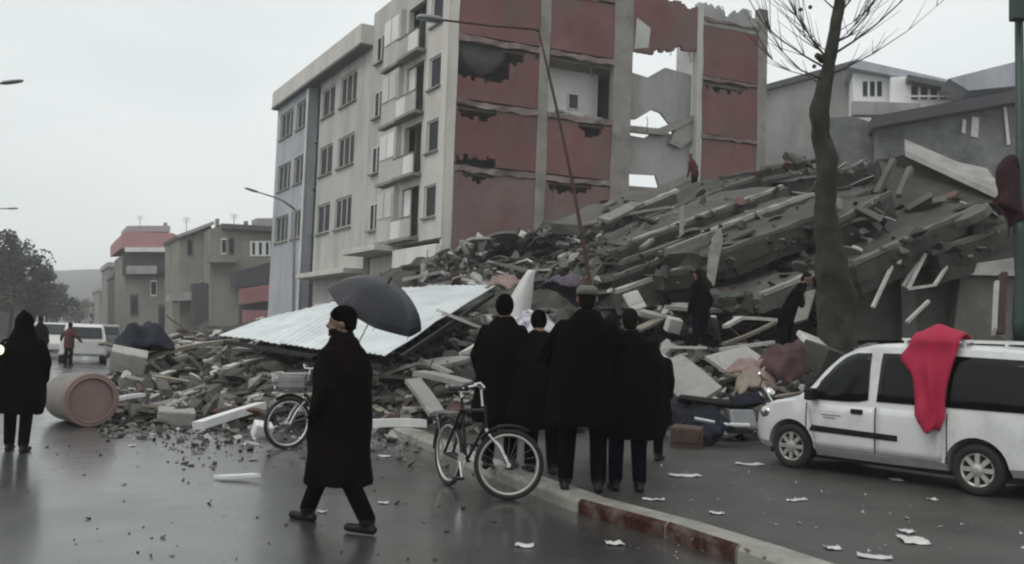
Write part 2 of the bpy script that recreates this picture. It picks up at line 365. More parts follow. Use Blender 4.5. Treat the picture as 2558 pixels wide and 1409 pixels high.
# ---- street front
holes = []
for k in range(4):
    z = FZ[k]
    holes += [(0.7, 2.0, z + 0.85, z + 2.35), (2.75, 4.85, z + 0.15, z + 2.55), (7.9, 9.2, z + 0.85, z + 2.3)]
wall_holes(MB(), 0.0, LF, 5.9, 19.0, holes, 0.0, -0.28, MF).build('front_wall', wall_tan, apt)
cs = []
for k in range(4): cs.append((0.7, 2.0, FZ[k] + 0.85, FZ[k] + 2.35))
wall_holes(MB(), 0.004, 2.38, 5.92, 19.02, cs, 0.07, 0.004, MF).build('corner_pier', wall_cream, apt)
for k in range(4):
    z = FZ[k]
    window(apt, 0.7, 2.0, z + 0.85, z + 2.35, -0.06, MF, 1)
    window(apt, 7.9, 9.2, z + 0.85, z + 2.3, -0.06, MF, 2)
    # projecting bay with two framed panels
    b = MB(); b.span(5.25, 7.45, 0.003, 0.28, z + 0.05, z + 2.75, 0, MF); bay = b.build('bay', wall_tan, apt, bevel=0.02)
    for x0, x1, z0, z1 in ((5.4, 6.28, 1.25, 2.5), (6.42, 7.3, 1.25, 2.5)):
        f = MB(); f.span(x0, x1, 0.282, 0.33, z + z0, z + z1, 0, MF); f.build('shutter', wall_white if k % 2 else wall_cream, bay)
    MB().span(5.15, 7.55, 0.003, 0.40, z - 0.10, z + 0.045, 0, MF).build('ledge', beam_m, bay)
    # balcony: recess, slab and parapet panels
    bl = MB().span(2.55, 5.05, 0.003, 0.52, z - 0.12, z + 0.04, 0, MF).build('balcony', beam_m, apt, bevel=0.01)
    for j in range(2):
        xa = 2.6 + j * 1.2; MB().span(xa + 0.02, xa + 1.18, 0.40, 0.47, z + 0.045, z + 0.95, 0, MF).build('parapet_panel', wall_white if (j + k) % 2 else wall_tan, bl)
    MB().span(2.55, 5.05, 0.38, 0.50, z + 0.953, z + 1.02, 0, MF).build('handrail', frame_d if k % 2 else beam_m, bl)
    if k in (0, 2): MB().span(4.06, 4.82, -0.2, -0.12, z + 0.2, z + 2.5, 0, MF).build('curtain', wall_white, bl)
# interior darkness behind the openings, floors, roof and rear walls close the volume
for k in range(5):
    a = DF * LF; e = DE * 9.4; z = FZ[k]
    pts = [Vector((0, 0, 0)) + DF * 0.3 + DE * 0.3, DF * (LF - 0.1) + DE * 0.3, DF * (LF - 0.1) + DE * 9.4, DF * 0.3 + DE * 9.4]
    MB().prism([p + Vector((0, 0, z - 0.25)) for p in pts], (0, 0, 0.22)).build('floor_slab', beam_m, apt)
    pts = [DF * 0.3 + DE * 13.6, DF * 1.5 + DE * 13.6, DF * 1.5 + DE * 17.2, DF * 0.3 + DE * 17.2]
    MB().prism([p + Vector((0, 0, z - 0.25)) for p in pts], (0, 0, 0.22)).build('floor_slab', beam_m, apt)
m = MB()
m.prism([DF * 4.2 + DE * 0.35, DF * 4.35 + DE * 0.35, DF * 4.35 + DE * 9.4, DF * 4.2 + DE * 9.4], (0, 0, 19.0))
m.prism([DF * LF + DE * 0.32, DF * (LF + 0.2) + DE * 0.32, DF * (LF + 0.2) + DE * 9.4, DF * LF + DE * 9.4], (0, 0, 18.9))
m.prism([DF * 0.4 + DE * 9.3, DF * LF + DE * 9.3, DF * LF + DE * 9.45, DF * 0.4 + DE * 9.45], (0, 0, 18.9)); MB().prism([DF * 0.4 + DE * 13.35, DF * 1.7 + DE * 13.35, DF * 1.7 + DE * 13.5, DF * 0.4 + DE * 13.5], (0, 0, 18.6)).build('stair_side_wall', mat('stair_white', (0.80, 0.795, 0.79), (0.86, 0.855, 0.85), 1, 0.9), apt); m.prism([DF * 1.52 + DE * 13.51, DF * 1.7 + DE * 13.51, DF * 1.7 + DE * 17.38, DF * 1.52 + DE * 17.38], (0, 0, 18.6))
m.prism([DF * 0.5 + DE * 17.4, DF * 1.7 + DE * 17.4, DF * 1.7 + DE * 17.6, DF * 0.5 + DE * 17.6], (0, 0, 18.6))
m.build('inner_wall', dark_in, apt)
# ---- ground floor on the street side
wall_holes(MB(), 2.4, LF, 0, 5.55, [(5.6, 6.7, 0.1, 3.4), (7.1, 9.4, 0.3, 3.6)], -0.35, -0.6, MF).build('shop_front', wall_cream, apt)
MB().span(0.0, 5.0, 0.004, 0.32, 0, 5.62, 0, MF).build('corner_panel', wall_white, apt, bevel=0.03)
MB().span(5.005, LF - 0.01, -0.6, 1.25, 5.6, 5.88, 0, MF).build('canopy', wall_cream, apt, bevel=0.02)
MB().span(5.6, 6.7, -0.52, -0.44, 0.1, 3.4, 0, MF).build('door', glass_d, apt)
MB().span(7.1, 9.4, -0.52, -0.46, 0.3, 3.6, 0, MF).build('shop_window', glass_d, apt)
# faded dark lettering on the shop front: only broken strokes can be read
m = MB(); random.seed(3)
x = 9.3
for k in range(6):
    h = random.uniform(0.45, 0.8)
    m.span(x - 0.09, x, -0.345, -0.31, 4.1, 4.1 + h, 0, MF); m.span(x - 0.34, x - 0.09, -0.345, -0.31, 4.1 + h * random.choice((0, 0.4, 0.8)), 4.2 + h * 0.5, 0, MF)
    if k % 2: m.span(x - 0.42, x - 0.34, -0.345, -0.31, 4.1, 4.1 + h * 0.7, 0, MF)
    x -= 0.6
m.build('lettering', frame_d, apt)
# ---- exposed end wall: frame, infill panels, openings
def ecol(x0, x1, z0, z1, y0=-0.06, y1=0.32, mt=beam_m, name='column'):
    m = MB(); K = 12; rings = []
    for i in range(K + 1):
        z = z0 + (z1 - z0) * i / K; j = lambda: random.uniform(-0.035, 0.035)
        rings.append([ME @ Vector((x0 + j(), y0 + j() * 0.5, z)), ME @ Vector((x1 + j(), y0 + j() * 0.5, z)), ME @ Vector((x1, y1, z)), ME @ Vector((x0, y1, z))])
    return m.loft(rings).build(name, mt, apt)
ecol(0.0, 0.42, 0, 19.2, -0.05, 0.3, wall_cream)
ecol(4.48, 4.98, 0, 19.4); ecol(8.45, 9.5, 0, 20.2); ecol(13.3, 13.62, 0, 19.0, mt=wall_tan); ecol(17.1, 17.65, 0, 19.35)
beam_pink = mat('stained_beam', (0.17, 0.125, 0.118), (0.25, 0.20, 0.185), 1.3, 0.9, bump=0.5, bscale=8, dark=(0.07, 0.05, 0.045), dscale=0.9, damt=0.9)
def ebeam(x0, x1, z, h=0.34, sag=0.0, y0=-0.09):
    m = MB(); K = 9; rings = []
    for i in range(K + 1):
        x = x0 + (x1 - x0) * i / K; s = -sag * math.sin(math.pi * i / K); j = lambda a=0.04: random.uniform(-a, a)
        rings.append([ME @ Vector((x, y0 + j(), z - h / 2 + s + j(0.07))), ME @ Vector((x, y0 + j(), z + h / 2 + s + j())), ME @ Vector((x, 0.3, z + h / 2 + s)), ME @ Vector((x, 0.3, z - h / 2 + s))])
    return m.loft(rings).build('beam', beam_pink, apt)
for z in FZ[1:]:
    ebeam(0.42, 4.48, z, 0.26, 0.05); ebeam(4.98, 8.45, z, 0.26, 0.04); ebeam(13.62, 17.1, z, 0.16)
def infill(x0, x1, z0, z1, cut=None, mt=None, name='brick_infill', y0=0.0):
    """a brick panel with a ragged outline; cut = polygon edge list carved out of the top (x, z) or bottom"""
    K = max(14, int((x1 - x0) / 0.11)); xs = [x0 + (x1 - x0) * i / K for i in range(K + 1)]
    lo, hi = [], []
    jl = jh = 0.0
    for i, x in enumerate(xs):
        f = (x - x0) / (x1 - x0); a, b = z0, z1
        if i % 2 == 0: jl, jh = random.choice((0, 0, .1, .2)), random.choice((0, 0, .1, .2))
        if cut:
            ca, cb = cut(f, z0, z1)
            a = a if abs(ca - a) < 0.03 else round((ca + jl) / 0.1) * 0.1
            b = b if abs(cb - b) < 0.03 else round((cb - jh) / 0.1) * 0.1
        lo.append(a + random.uniform(0, 0.02)); hi.append(max(a + 0.05, b - random.uniform(0, 0.02)))
    poly = [(x, l) for x, l in zip(xs, lo)] + [(x, h) for x, h in zip(xs[::-1], hi[::-1])]
    m = MB(); n = K + 1
    for i in range(K):
        q = [(xs[i], lo[i]), (xs[i + 1], lo[i]), (xs[i + 1], hi[i]), (xs[i], hi[i])]
        m.prism([ME @ Vector((a, y0 + 0.02 * noise.noise(Vector((a, b, 2))), b)) for a, b in q], ME.to_3x3() @ Vector((0, 0.2, 0)))
    return m.build(name, mt or red_wall, apt)
def notch(f0, f1, dtop=0.0, dbot=0.0):
    def c(f, a, b):
        if f0 <= f <= f1:
            s = math.sin(math.pi * (f - f0) / (f1 - f0)) ** 0.5
            return a + dbot * s, b - dtop * s
        return a, b
    return c
red_grey = mat('infill_greyed', (0.15, 0.10, 0.095), (0.20, 0.145, 0.135), 0.6, 0.9, bump=0.3, bscale=7, dark=(0.16, 0.07, 0.068), dscale=0.4, damt=0.9)
infill(0.42, 4.48, 3.0, FZ[1] - 0.18, notch(0.1, 0.5, 0.25, 0), red_grey)
infill(0.42, 4.48, FZ[1] + 0.18, FZ[2] - 0.18, notch(0.0, 0.5, 0.42, 0.30))
infill(0.42, 4.48, FZ[2] + 0.18, FZ[3] - 0.1, lambda f, a, b: (a, b - (1.65 - 0.5 * max(0, f - 0.25) if f < 0.62 else (0.65 if f < 0.8 else 0.15))))
infill(0.42, 4.48, FZ[3] + 0.18, FZ[4] - 0.18)
infill(0.42, 4.48, FZ[4] + 0.18, 19.1)
infill(4.98, 8.45, 3.0, FZ[1] - 0.18, notch(0.02, 0.7, 0.40, 0.0), red_grey)
infill(4.98, 8.45, FZ[1] + 0.18, FZ[2] - 0.18, notch(0.45, 0.85, 0.5, 0.0))
infill(4.98, 8.45, FZ[3] + 0.18, FZ[4] - 0.18)
infill(4.98, 8.45, FZ[4] + 0.18, 19.3, lambda f, a, b: (a, b - 0.2 * abs(math.sin(9 * f))))
infill(9.5, 13.3, 15.9, 18.9, lambda f, a, b: (a + (0.0 if f < 0.3 else 0.45 * min(1, (f - 0.3) * 3)), b + 0.3 - 0.5 * f + 0.12 * math.sin(20 * f)))
infill(13.62, 17.1, 3.0, FZ[1] - 0.13); infill(13.62, 17.1, FZ[1] + 0.13, FZ[2] - 0.13); infill(13.62, 17.1, FZ[2] + 0.13, FZ[3] - 0.13, notch(0.0, 0.8, 0.32, 0))
infill(13.62, 17.1, FZ[3] + 0.13, 17.9)
infill(13.62, 17.1, 17.91, 19.2, lambda f, a, b: (a, b + 0.18 * math.sin(11 * f) + 0.1 * math.sin(27 * f) - 0.25), wall_grey, 'torn_parapet')
rnd_ = random.Random(31)
for x, z in ((1.2, 9.1), (2.3, 12.05), (3.4, 13.9), (5.4, 9.0), (6.9, 15.0), (7.8, 11.7), (9.9, 16.0), (11.6, 16.3), (12.7, 16.2), (14.2, 14.9), (15.6, 12.0), (10.4, 12.7), (12.0, 9.2), (16.4, 19.1), (14.6, 19.0), (8.9, 20.1)):
    p = Vector((x, -0.08, z)); P_ = [p]; d = Vector((rnd_.uniform(-.6, .6), -0.5, rnd_.uniform(-.7, .2)))
    for _ in range(4): p = p + d * 0.22; d = d + Vector((rnd_.uniform(-.4, .4), rnd_.uniform(-.1, .3), -0.35)); P_.append(p)
    MB().tube([ME @ q for q in P_], 0.02, 5).build('bent_bar', rust, apt)
# bulging grey plaster ceiling in the torn room at the corner
m = MB()
rings = []
for i in range(9):
    x = 0.5 + 2.35 * i / 8; s = math.sin(math.pi * i / 8)
    rings.append([ME @ Vector((x, 0.25, 15.0)), ME @ Vector((x, 0.3, 14.55 - 0.9 * s)), ME @ Vector((x, 1.6, 14.3 - 0.6 * s)), ME @ Vector((x, 1.8, 15.0))])
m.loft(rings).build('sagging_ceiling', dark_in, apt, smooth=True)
# open room in the second bay: white back wall, two small windows, low rubble of plaster
MB().span(5.0, 8.44, 1.5, 1.6, FZ[2] - 0.02, FZ[3] - 0.2, 0, ME).build('room_wall', wall_white, apt)
for x0, x1, z0, z1 in ((5.15, 5.5, 12.9, 13.75), (6.75, 7.35, 12.95, 13.75)):
    window(apt, x0, x1, z0, z1, 1.46, ME, 1, frame_w, glass_d, 0.05, False, 'inner_window')
MB().span(4.98, 8.45, 0.05, 1.5, FZ[2] + 0.0, FZ[2] + 0.16, 0, ME).build('room_floor', conc_l, apt)
m = MB(); random.seed(11)
for k in range(14): m.box((random.uniform(5.2, 8.2), random.uniform(0.1, 1.2), FZ[2] + 0.25), (random.uniform(0.15, 0.6), 0.3, random.uniform(0.08, 0.25)), 0, ME @ Matrix.Rotation(0, 4, 'Z'))
m.build('fallen_plaster', conc_l, apt)
# stairwell bay: the remaining stair walls, torn open between the flights so that the sky shows through
def epoly(name, pts, y0, th, mt): return MB().prism([ME @ Vector((a, y0, b)) for a, b in pts], ME.to_3x3() @ Vector((0, th, 0))).build(name, mt, apt)
epoly('stair_wall', [(9.5, 12.55), (10.1, 12.65), (11.0, 13.25), (11.5, 13.15), (12.25, 12.45), (13.3, 12.3), (13.3, 15.35), (11.7, 15.5), (10.7, 14.85), (9.5, 15.0)], 0.45, 0.15, wall_grey)
epoly('stair_wall', [(12.25, 9.2), (13.3, 9.1), (13.3, 12.297), (12.25, 12.447)], 0.46, 0.14, wall_grey)
epoly('stair_wall', [(9.5, 9.85), (11.3, 9.95), (11.55, 9.3), (12.247, 9.25), (12.247, 12.1), (11.4, 12.3), (10.6, 11.75), (9.5, 11.8)], 0.45, 0.15, wall_grey)
epoly('stair_wall', [(9.5, 2.0), (13.3, 2.0), (13.3, 9.097), (11.5, 9.0), (10.7, 8.75), (9.5, 8.4)], 0.45, 0.15, wall_grey)
for k, z in enumerate((12.15, 9.15)):
    epoly('stair_flight', [(9.52, z + 0.05), (11.2, z + 0.1), (13.2, z + 1.05), (13.2, z + 0.72), (11.5, z - 0.2), (9.52, z - 0.25)], 0.12, 0.3, beam_m)
    epoly('torn_landing', [(11.9, z - 0.55), (12.6, z - 0.75), (13.28, z - 0.2), (13.28, z + 0.75), (12.4, z + 0.5)], 0.2, 0.2, beam_m)
MB().prism([ME @ Vector((a, -0.02, b)) for a, b in ((9.6, 16.0), (10.4, 16.2), (10.5, 17.2), (9.7, 17.6))], ME.to_3x3() @ Vector((0, 0.06, 0))).build('hanging_plaster', wall_tan, apt)

# ================================================================== GREY OFFICE BLOCK NEXT DOOR
GO = P0 + DF * (LF + 0.02)
off = empty('office_building', GO, 0, 'long grey four storey block with rows of tall dark windows', 'building')
sh = LF + 0.02
WX = [(12.1, 14.9, 3), (15.85, 18.3, 2), (20.6, 22.6, 2), (23.4, 26.5, 3)]
WZ = [(14.75, 16.55), (11.1, 12.9), (7.5, 9.3)]
hs = [(a - sh, b - sh, c, d) for a, b, n in WX for c, d in WZ]
wall_holes(MB(), 0.0, 18.7 - sh, 5.0, 17.1, [h for h in hs if h[0] < 8.5], 0.0, -0.4, MF).build('front_wall', wall_tan, off)
wall_holes(MB(), 20.0 - sh, 27.3 - sh, 0.0, 17.1, [h for h in hs if h[0] > 8.5], 0.35, -0.4, MF).build('front_wall', wall_blue, off)  # bluish light on this projecting wing is put into its wall colour
MB().span(18.702 - sh, 19.998 - sh, -0.35, -0.25, 2.0, 17.1, 0, MF).build('stair_glazing', glass_d, off)
for z in (4.5, 7.5, 10.5, 13.5, 16.5): MB().span(18.71 - sh, 19.99 - sh, -0.24, -0.16, z, z + 0.12, 0, MF).build('mullion', frame_d, off)
for a, b, n in WX:
    for c, d in WZ:
        window(off, a - sh, b - sh, c, d, 0.2 if a > 20 else -0.12, MF, n, wall_tan, glass_far, 0.11, True)
MB().span(-0.01, 27.6 - sh, -0.5, 0.75, 17.1, 17.25, 0, MF).build('cornice_shadow_line', frame_d, off)  # dark colour paints in the shadow line below the parapet
MB().span(-0.01, 27.6 - sh, -0.5, 0.72, 17.252, 18.35, 0, MF).build('parapet', wall_cream, off, bevel=0.02)
m = MB(); m.span(0.0, 27.3 - sh, -14, -0.41, 17.0, 17.2, 0, MF); m.build('roof', beam_m, off)
m = MB(); m.span(27.1 - sh, 27.28 - sh, -14, -0.41, 0, 17.0, 0, MF); m.span(0.1, 27.0 - sh, -6.2, -6.0, 0, 17.0, 0, MF); m.build('side_wall', wall_grey, off)
MB().span(0.0, 18.7 - sh, -0.3, -0.1, 0, 5.0, 0, MF).build('ground_wall', wall_tan, off)
MB().span(0.0, 18.7 - sh, -0.1, 1.1, 4.7, 4.98, 0, MF).build('canopy', wall_cream, off, bevel=0.02)
m = MB(); random.seed(9)
x = 17.8 - sh
for k in range(5):
    m.span(x - 0.16, x, -0.09, -0.05, 1.2, 2.9, 0, MF); m.span(x - 0.95, x - 0.16, -0.09, -0.05, 2.5 if k % 2 else 1.2, 2.8 if k % 2 else 1.5, 0, MF)
    if k % 2 == 0: m.span(x - 1.0, x - 0.84, -0.09, -0.05, 1.2, 2.9, 0, MF)
    x -= 1.6
m.build('sign_lettering', frame_d, off)
MB().span(0.5, 8.4, -0.1, -0.075, 0.9, 3.2, 0, MF).build('sign_board', wall_white, off)
m = MB(); m.tube([MF @ Vector((19.99 - sh, 0.42, 0.5)), MF @ Vector((19.99 - sh, 0.42, 17.0))], 0.09, 8); m.build('downpipe', wall_white, off)

# ================================================================== LOW HOUSES FURTHER DOWN THE STREET
SD = Vector((-0.46, 0.888, 0))
def px_prism(mb, poly, Y, depth, mi=0, d=None, root=Vector((0, 0, 0))):
    return mb.prism([at(x, y, Y) - root for x, y in poly], (d or SD) * depth, mi)
def px_part(name, poly, Y, depth, mt, parent, d=None, bevel=0.0):
    root = parent.location + (parent.parent.location if parent.parent else Vector((0, 0, 0)))
    return px_prism(MB(), poly, Y, depth, 0, d, root).build(name, mt, parent, bevel=bevel)
def px_rect(x0, y0, x1, y1): return [(x0, y1), (x1, y1), (x1, y0), (x0, y0)]
def px_window(parent, x0, y0, x1, y1, Y, fm=frame_w, cols=2, t=None):
    """framed window set 6 cm proud of a wall whose face stands at depth Y"""
    w = px_part('window', px_rect(x0, y0, x1, y1), Y - 0.06, 0.10, fm, parent)
    g = (x1 - x0) * 0.10; h = (y1 - y0) * 0.10
    for k in range(cols):
        a = x0 + (x1 - x0) * k / cols; b = x0 + (x1 - x0) * (k + 1) / cols
        px_part('pane', px_rect(a + g, y0 + h, b - g, y1 - h), Y - 0.08, 0.03, glass_far, w)
    return w
def px_root(name, px, Y, label, cat, group=None):
    p = at(px, 820, Y); p.z = 0; return empty(name, p, 0, label, cat, group)
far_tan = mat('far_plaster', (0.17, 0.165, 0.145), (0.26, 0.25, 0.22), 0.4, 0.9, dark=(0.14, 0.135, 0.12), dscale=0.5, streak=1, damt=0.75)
far_dark = mat('far_dark_front', (0.05, 0.047, 0.055), (0.075, 0.07, 0.078), 0.6, 0.9)  # dark purplish grey of the far shop, awning, upper storey and roof edge
far_pink = mat('pink_shop_sign', (0.24, 0.10, 0.11), (0.32, 0.15, 0.16), 0.8, 0.8)
far_red = mat('red_roof_paint', (0.36, 0.17, 0.18), (0.42, 0.22, 0.23), 0.5, 0.85)
# cream house with white windows beside the office block
h = px_root('cream_house', 610, 78, 'low cream house with white framed windows beside the grey block', 'house')
px_part('wall', [(525, 860), (690, 860), (690, 570), (560, 566), (525, 572)], 78, 9, far_tan, h)
px_part('roof', [(555, 570), (700, 580), (700, 566), (555, 558)], 77.4, 10, frame_d, h)
px_window(h, 625, 602, 676, 640, 78, cols=3); px_window(h, 553, 595, 566, 635, 78, wall_white, 1); px_window(h, 572, 592, 584, 637, 78, frame_d, 1)
px_part('balcony', px_rect(518, 640, 588, 655), 76.6, 1.3, far_tan, h)
px_part('water_tank', px_rect(641, 545, 690, 566), 79, 2, wall_grey, h); 
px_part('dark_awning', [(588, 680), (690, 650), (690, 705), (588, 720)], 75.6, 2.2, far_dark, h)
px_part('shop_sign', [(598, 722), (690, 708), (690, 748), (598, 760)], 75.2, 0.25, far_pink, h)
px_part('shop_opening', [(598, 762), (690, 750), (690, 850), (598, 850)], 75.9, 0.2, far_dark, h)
px_part('shop_stall', px_rect(610, 775, 670, 850), 74.8, 0.8, far_pink, h)
for (x, y) in ((540, 560), (612, 566)): px_part('chimney', px_rect(x, y - 14, x + 8, y + 4), 79, 0.6, far_tan, h)
# narrow gabled house
h = px_root('gabled_house', 488, 81, 'narrow grey house with a sloping sheet metal gable roof', 'house')
px_part('wall', [(448, 860), (530, 860), (530, 572), (524, 558), (448, 585)], 81, 10, far_tan, h)
px_part('roof', [(440, 588), (534, 552), (536, 560), (446, 594)], 80.4, 10, wall_grey, h)
px_window(h, 468, 598, 480, 640, 81, frame_d, 1); px_window(h, 500, 700, 522, 740, 81, wall_grey, 1)
px_part('balcony', [(420, 735), (485, 728), (485, 750), (420, 752)], 79.4, 1.5, wall_grey, h)
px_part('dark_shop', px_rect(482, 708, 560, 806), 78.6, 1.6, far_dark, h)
px_part('column', px_rect(432, 752, 446, 850), 79.6, 0.4, far_tan, h)
# house under the red roof
h = px_root('red_roofed_house', 375, 98, 'grey house under a broad dull red roof with white fascia', 'house')
px_part('wall', px_rect(312, 632, 450, 860), 98, 14, far_tan, h)
px_part('roof', [(302, 620), (440, 618), (447, 590), (432, 582), (312, 578), (302, 590)], 97, 15, far_red, h)
px_part('fascia', px_rect(312, 618, 438, 629), 96.8, 0.2, wall_white, h)
px_part('roof_parapet', px_rect(318, 564, 425, 579), 99, 8, wall_grey, h)
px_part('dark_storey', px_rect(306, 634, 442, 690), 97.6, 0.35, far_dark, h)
px_part('balcony', px_rect(318, 664, 392, 684), 96.6, 0.9, wall_grey, h)
px_window(h, 376, 700, 392, 740, 98, wall_white, 1); px_window(h, 325, 735, 345, 790, 98, frame_d, 1); px_window(h, 395, 760, 425, 850, 98, frame_d, 1)
px_part('chimney', px_rect(410, 556, 418, 568), 100, 0.7, far_tan, h)
# paler houses beyond
h = px_root('distant_house', 285, 135, 'pale hazy house beyond the red roofed one', 'house')
px_part('wall', px_rect(272, 665, 318, 860), 135, 16, far_tan, h); px_part('roof', px_rect(268, 655, 322, 667), 134.5, 16, wall_grey, h)
px_window(h, 280, 690, 290, 715, 135, frame_d, 1); px_window(h, 298, 690, 308, 715, 135, frame_d, 1)
h = px_root('distant_house', 258, 185, 'farthest faint low house at the end of the street', 'house')
px_part('wall', px_rect(246, 725, 276, 850), 185, 20, far_tan, h); px_part('roof', px_rect(243, 718, 279, 727), 184.5, 20, wall_grey, h)
px_window(h, 252, 742, 260, 760, 185, frame_d, 1)
h = px_root('distant_house', 300, 115, 'narrow dark house squeezed beside the red roofed one', 'house')
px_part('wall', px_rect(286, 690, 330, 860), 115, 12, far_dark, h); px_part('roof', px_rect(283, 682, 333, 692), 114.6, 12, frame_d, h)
px_window(h, 292, 705, 302, 725, 115, frame_w, 1); px_window(h, 312, 705, 322, 725, 115, frame_w, 1)
h = px_root('distant_house', 236, 240, 'palest low roof in the mist where the street ends', 'house')
px_part('wall', px_rect(214, 755, 252, 840), 240, 20, far_tan, h); px_part('roof', px_rect(210, 748, 256, 757), 239, 20, wall_grey, h)
for px, py, Y, hgt, lb in ((350, 566, 99, 26, 'thin roof aerial on the red roofed house'), (466, 578, 82, 34, 'thin roof aerial on the gabled house'), (585, 566, 79, 30, 'thin roof aerial on the cream house')):
    r0 = at(px, py, Y); a = empty('roof_aerial', r0, 0, lb, 'aerial'); t_ = at(px, py - hgt, Y) - r0
    MB().tube([(0, 0, -0.4), t_], 0.035, 5).build('mast', metal_g, a)
    for f in (0.7, 0.85, 1.0): MB().bar(t_ * f + Vector((-0.35, 0, 0)), t_ * f + Vector((0.35, 0, 0)), 0.03, 0.03).build('rod', metal_g, a)
# dark block on the left side of the street
h = px_root('corner_block', 20, 95, 'dark hazy flat roofed block at the left edge', 'building')
px_part('wall', px_rect(-120, 640, 58, 870), 95, 20, mat('dark_plaster', (0.055, 0.055, 0.055), (0.085, 0.085, 0.083), 0.4, 0.9), h, Vector((-0.46, 0.888, 0)))  # even dark grey plaster
px_part('parapet', px_rect(-122, 632, 61, 644), 94.7, 20.5, frame_d, h)
for x0, y0, x1, y1 in ((-60, 617, 14, 634), (22, 622, 44, 634)):
    px_part('rooftop_box', px_rect(x0, y0, x1, y1), 97, 1.2, wall_grey, h)
for x in (-20, 10, 40):
    for y in (665, 715): px_window(h, x - 8, y, x + 6, y + 34, 95, frame_d, 1)

# ================================================================== BUILDINGS BEHIND THE RUBBLE ON THE RIGHT
BK = Vector((0.25, 0.97, 0))
h = px_root('gable_building', 2010, 62, 'big plain grey gable wall standing behind the rubble', 'building')
px_part('wall', [(1890, 820), (2132, 820), (2132, 160), (2100, 168), (1890, 224)], 62, 16, wall_grey, h, BK)
px_part('verge', [(1885, 232), (2132, 166), (2134, 150), (1885, 218)], 61.6, 16.5, frame_d, h, BK)
h = px_root('white_house', 2260, 60, 'white upper storey with narrow windows under a shallow metal roof', 'house')
white_b = mat('fresh_white_wall', (0.78, 0.785, 0.78), (0.84, 0.84, 0.835), 0.8, 0.85)
px_part('wall', [(2132, 820), (2265, 820), (2265, 190), (2132, 172)], 59.2, 10, white_b, h, BK)
px_part('wing_wall', [(2225, 820), (2395, 820), (2395, 225), (2265, 192), (2225, 192)], 58.2, 0.95, white_b, h, BK)
px_part('roof', [(2122, 168), (2400, 220), (2406, 207), (2136, 147)], 58.4, 12, wall_blue, h, BK)
px_part('porch_roof', [(2268, 186), (2402, 212), (2402, 227), (2268, 199)], 57.2, 0.95, frame_d, h, BK)
for x in (2157, 2175, 2193): px_window(h, x, 203, x + 10, 240, 59.2, frame_d, 1)
for x in (2278, 2302, 2326, 2350): px_window(h, x, 214, x + 15, 248, 58.2, frame_d, 1)
px_part('rail', px_rect(2262, 238, 2400, 242), 57.6, 0.1, wall_white, h, BK)
px_part('terrace', [(2130, 252), (2300, 258), (2300, 286), (2130, 286)], 57.3, 0.8, wall_grey, h, BK)
h = px_root('low_grey_building', 2380, 52, 'stained grey wall with a dark overhanging roof edge at right', 'building')
dirty_grey = mat('dirty_grey_wall', (0.115, 0.117, 0.12), (0.20, 0.20, 0.20), 0.9, 0.9, bump=0.3, bscale=6, dark=(0.06, 0.06, 0.06), dscale=0.7, damt=0.85)
px_part('wall', [(2185, 820), (2620, 820), (2620, 228), (2185, 306)], 52, 10, dirty_grey, h, BK)
px_part('roof_edge', [(2180, 318), (2640, 236), (2640, 206), (2180, 290)], 51, 11, far_dark, h, BK)
px_part('side_wall', [(2060, 820), (2186, 820), (2186, 308), (2130, 290), (2060, 296)], 53, 8, dirty_grey, h, BK)
px_part('metal_roof', [(2370, 196), (2640, 128), (2640, 205), (2420, 226)], 55, 8, wall_blue, h, BK)
for x0, y0, x1, y1 in ((2402, 296, 2414, 330), (2425, 290, 2446, 340)): px_part('plaster_patch', [(x0, y1), (x1 - 3, y1 + 4), (x1, y0 + 5), (x0 + 4, y0)], 51.9, 0.08, wall_white, h, BK)
px_part('downpipe', [(2505, 245), (2512, 245), (2524, 360), (2516, 362)], 51.8, 0.12, wall_white, h, BK)

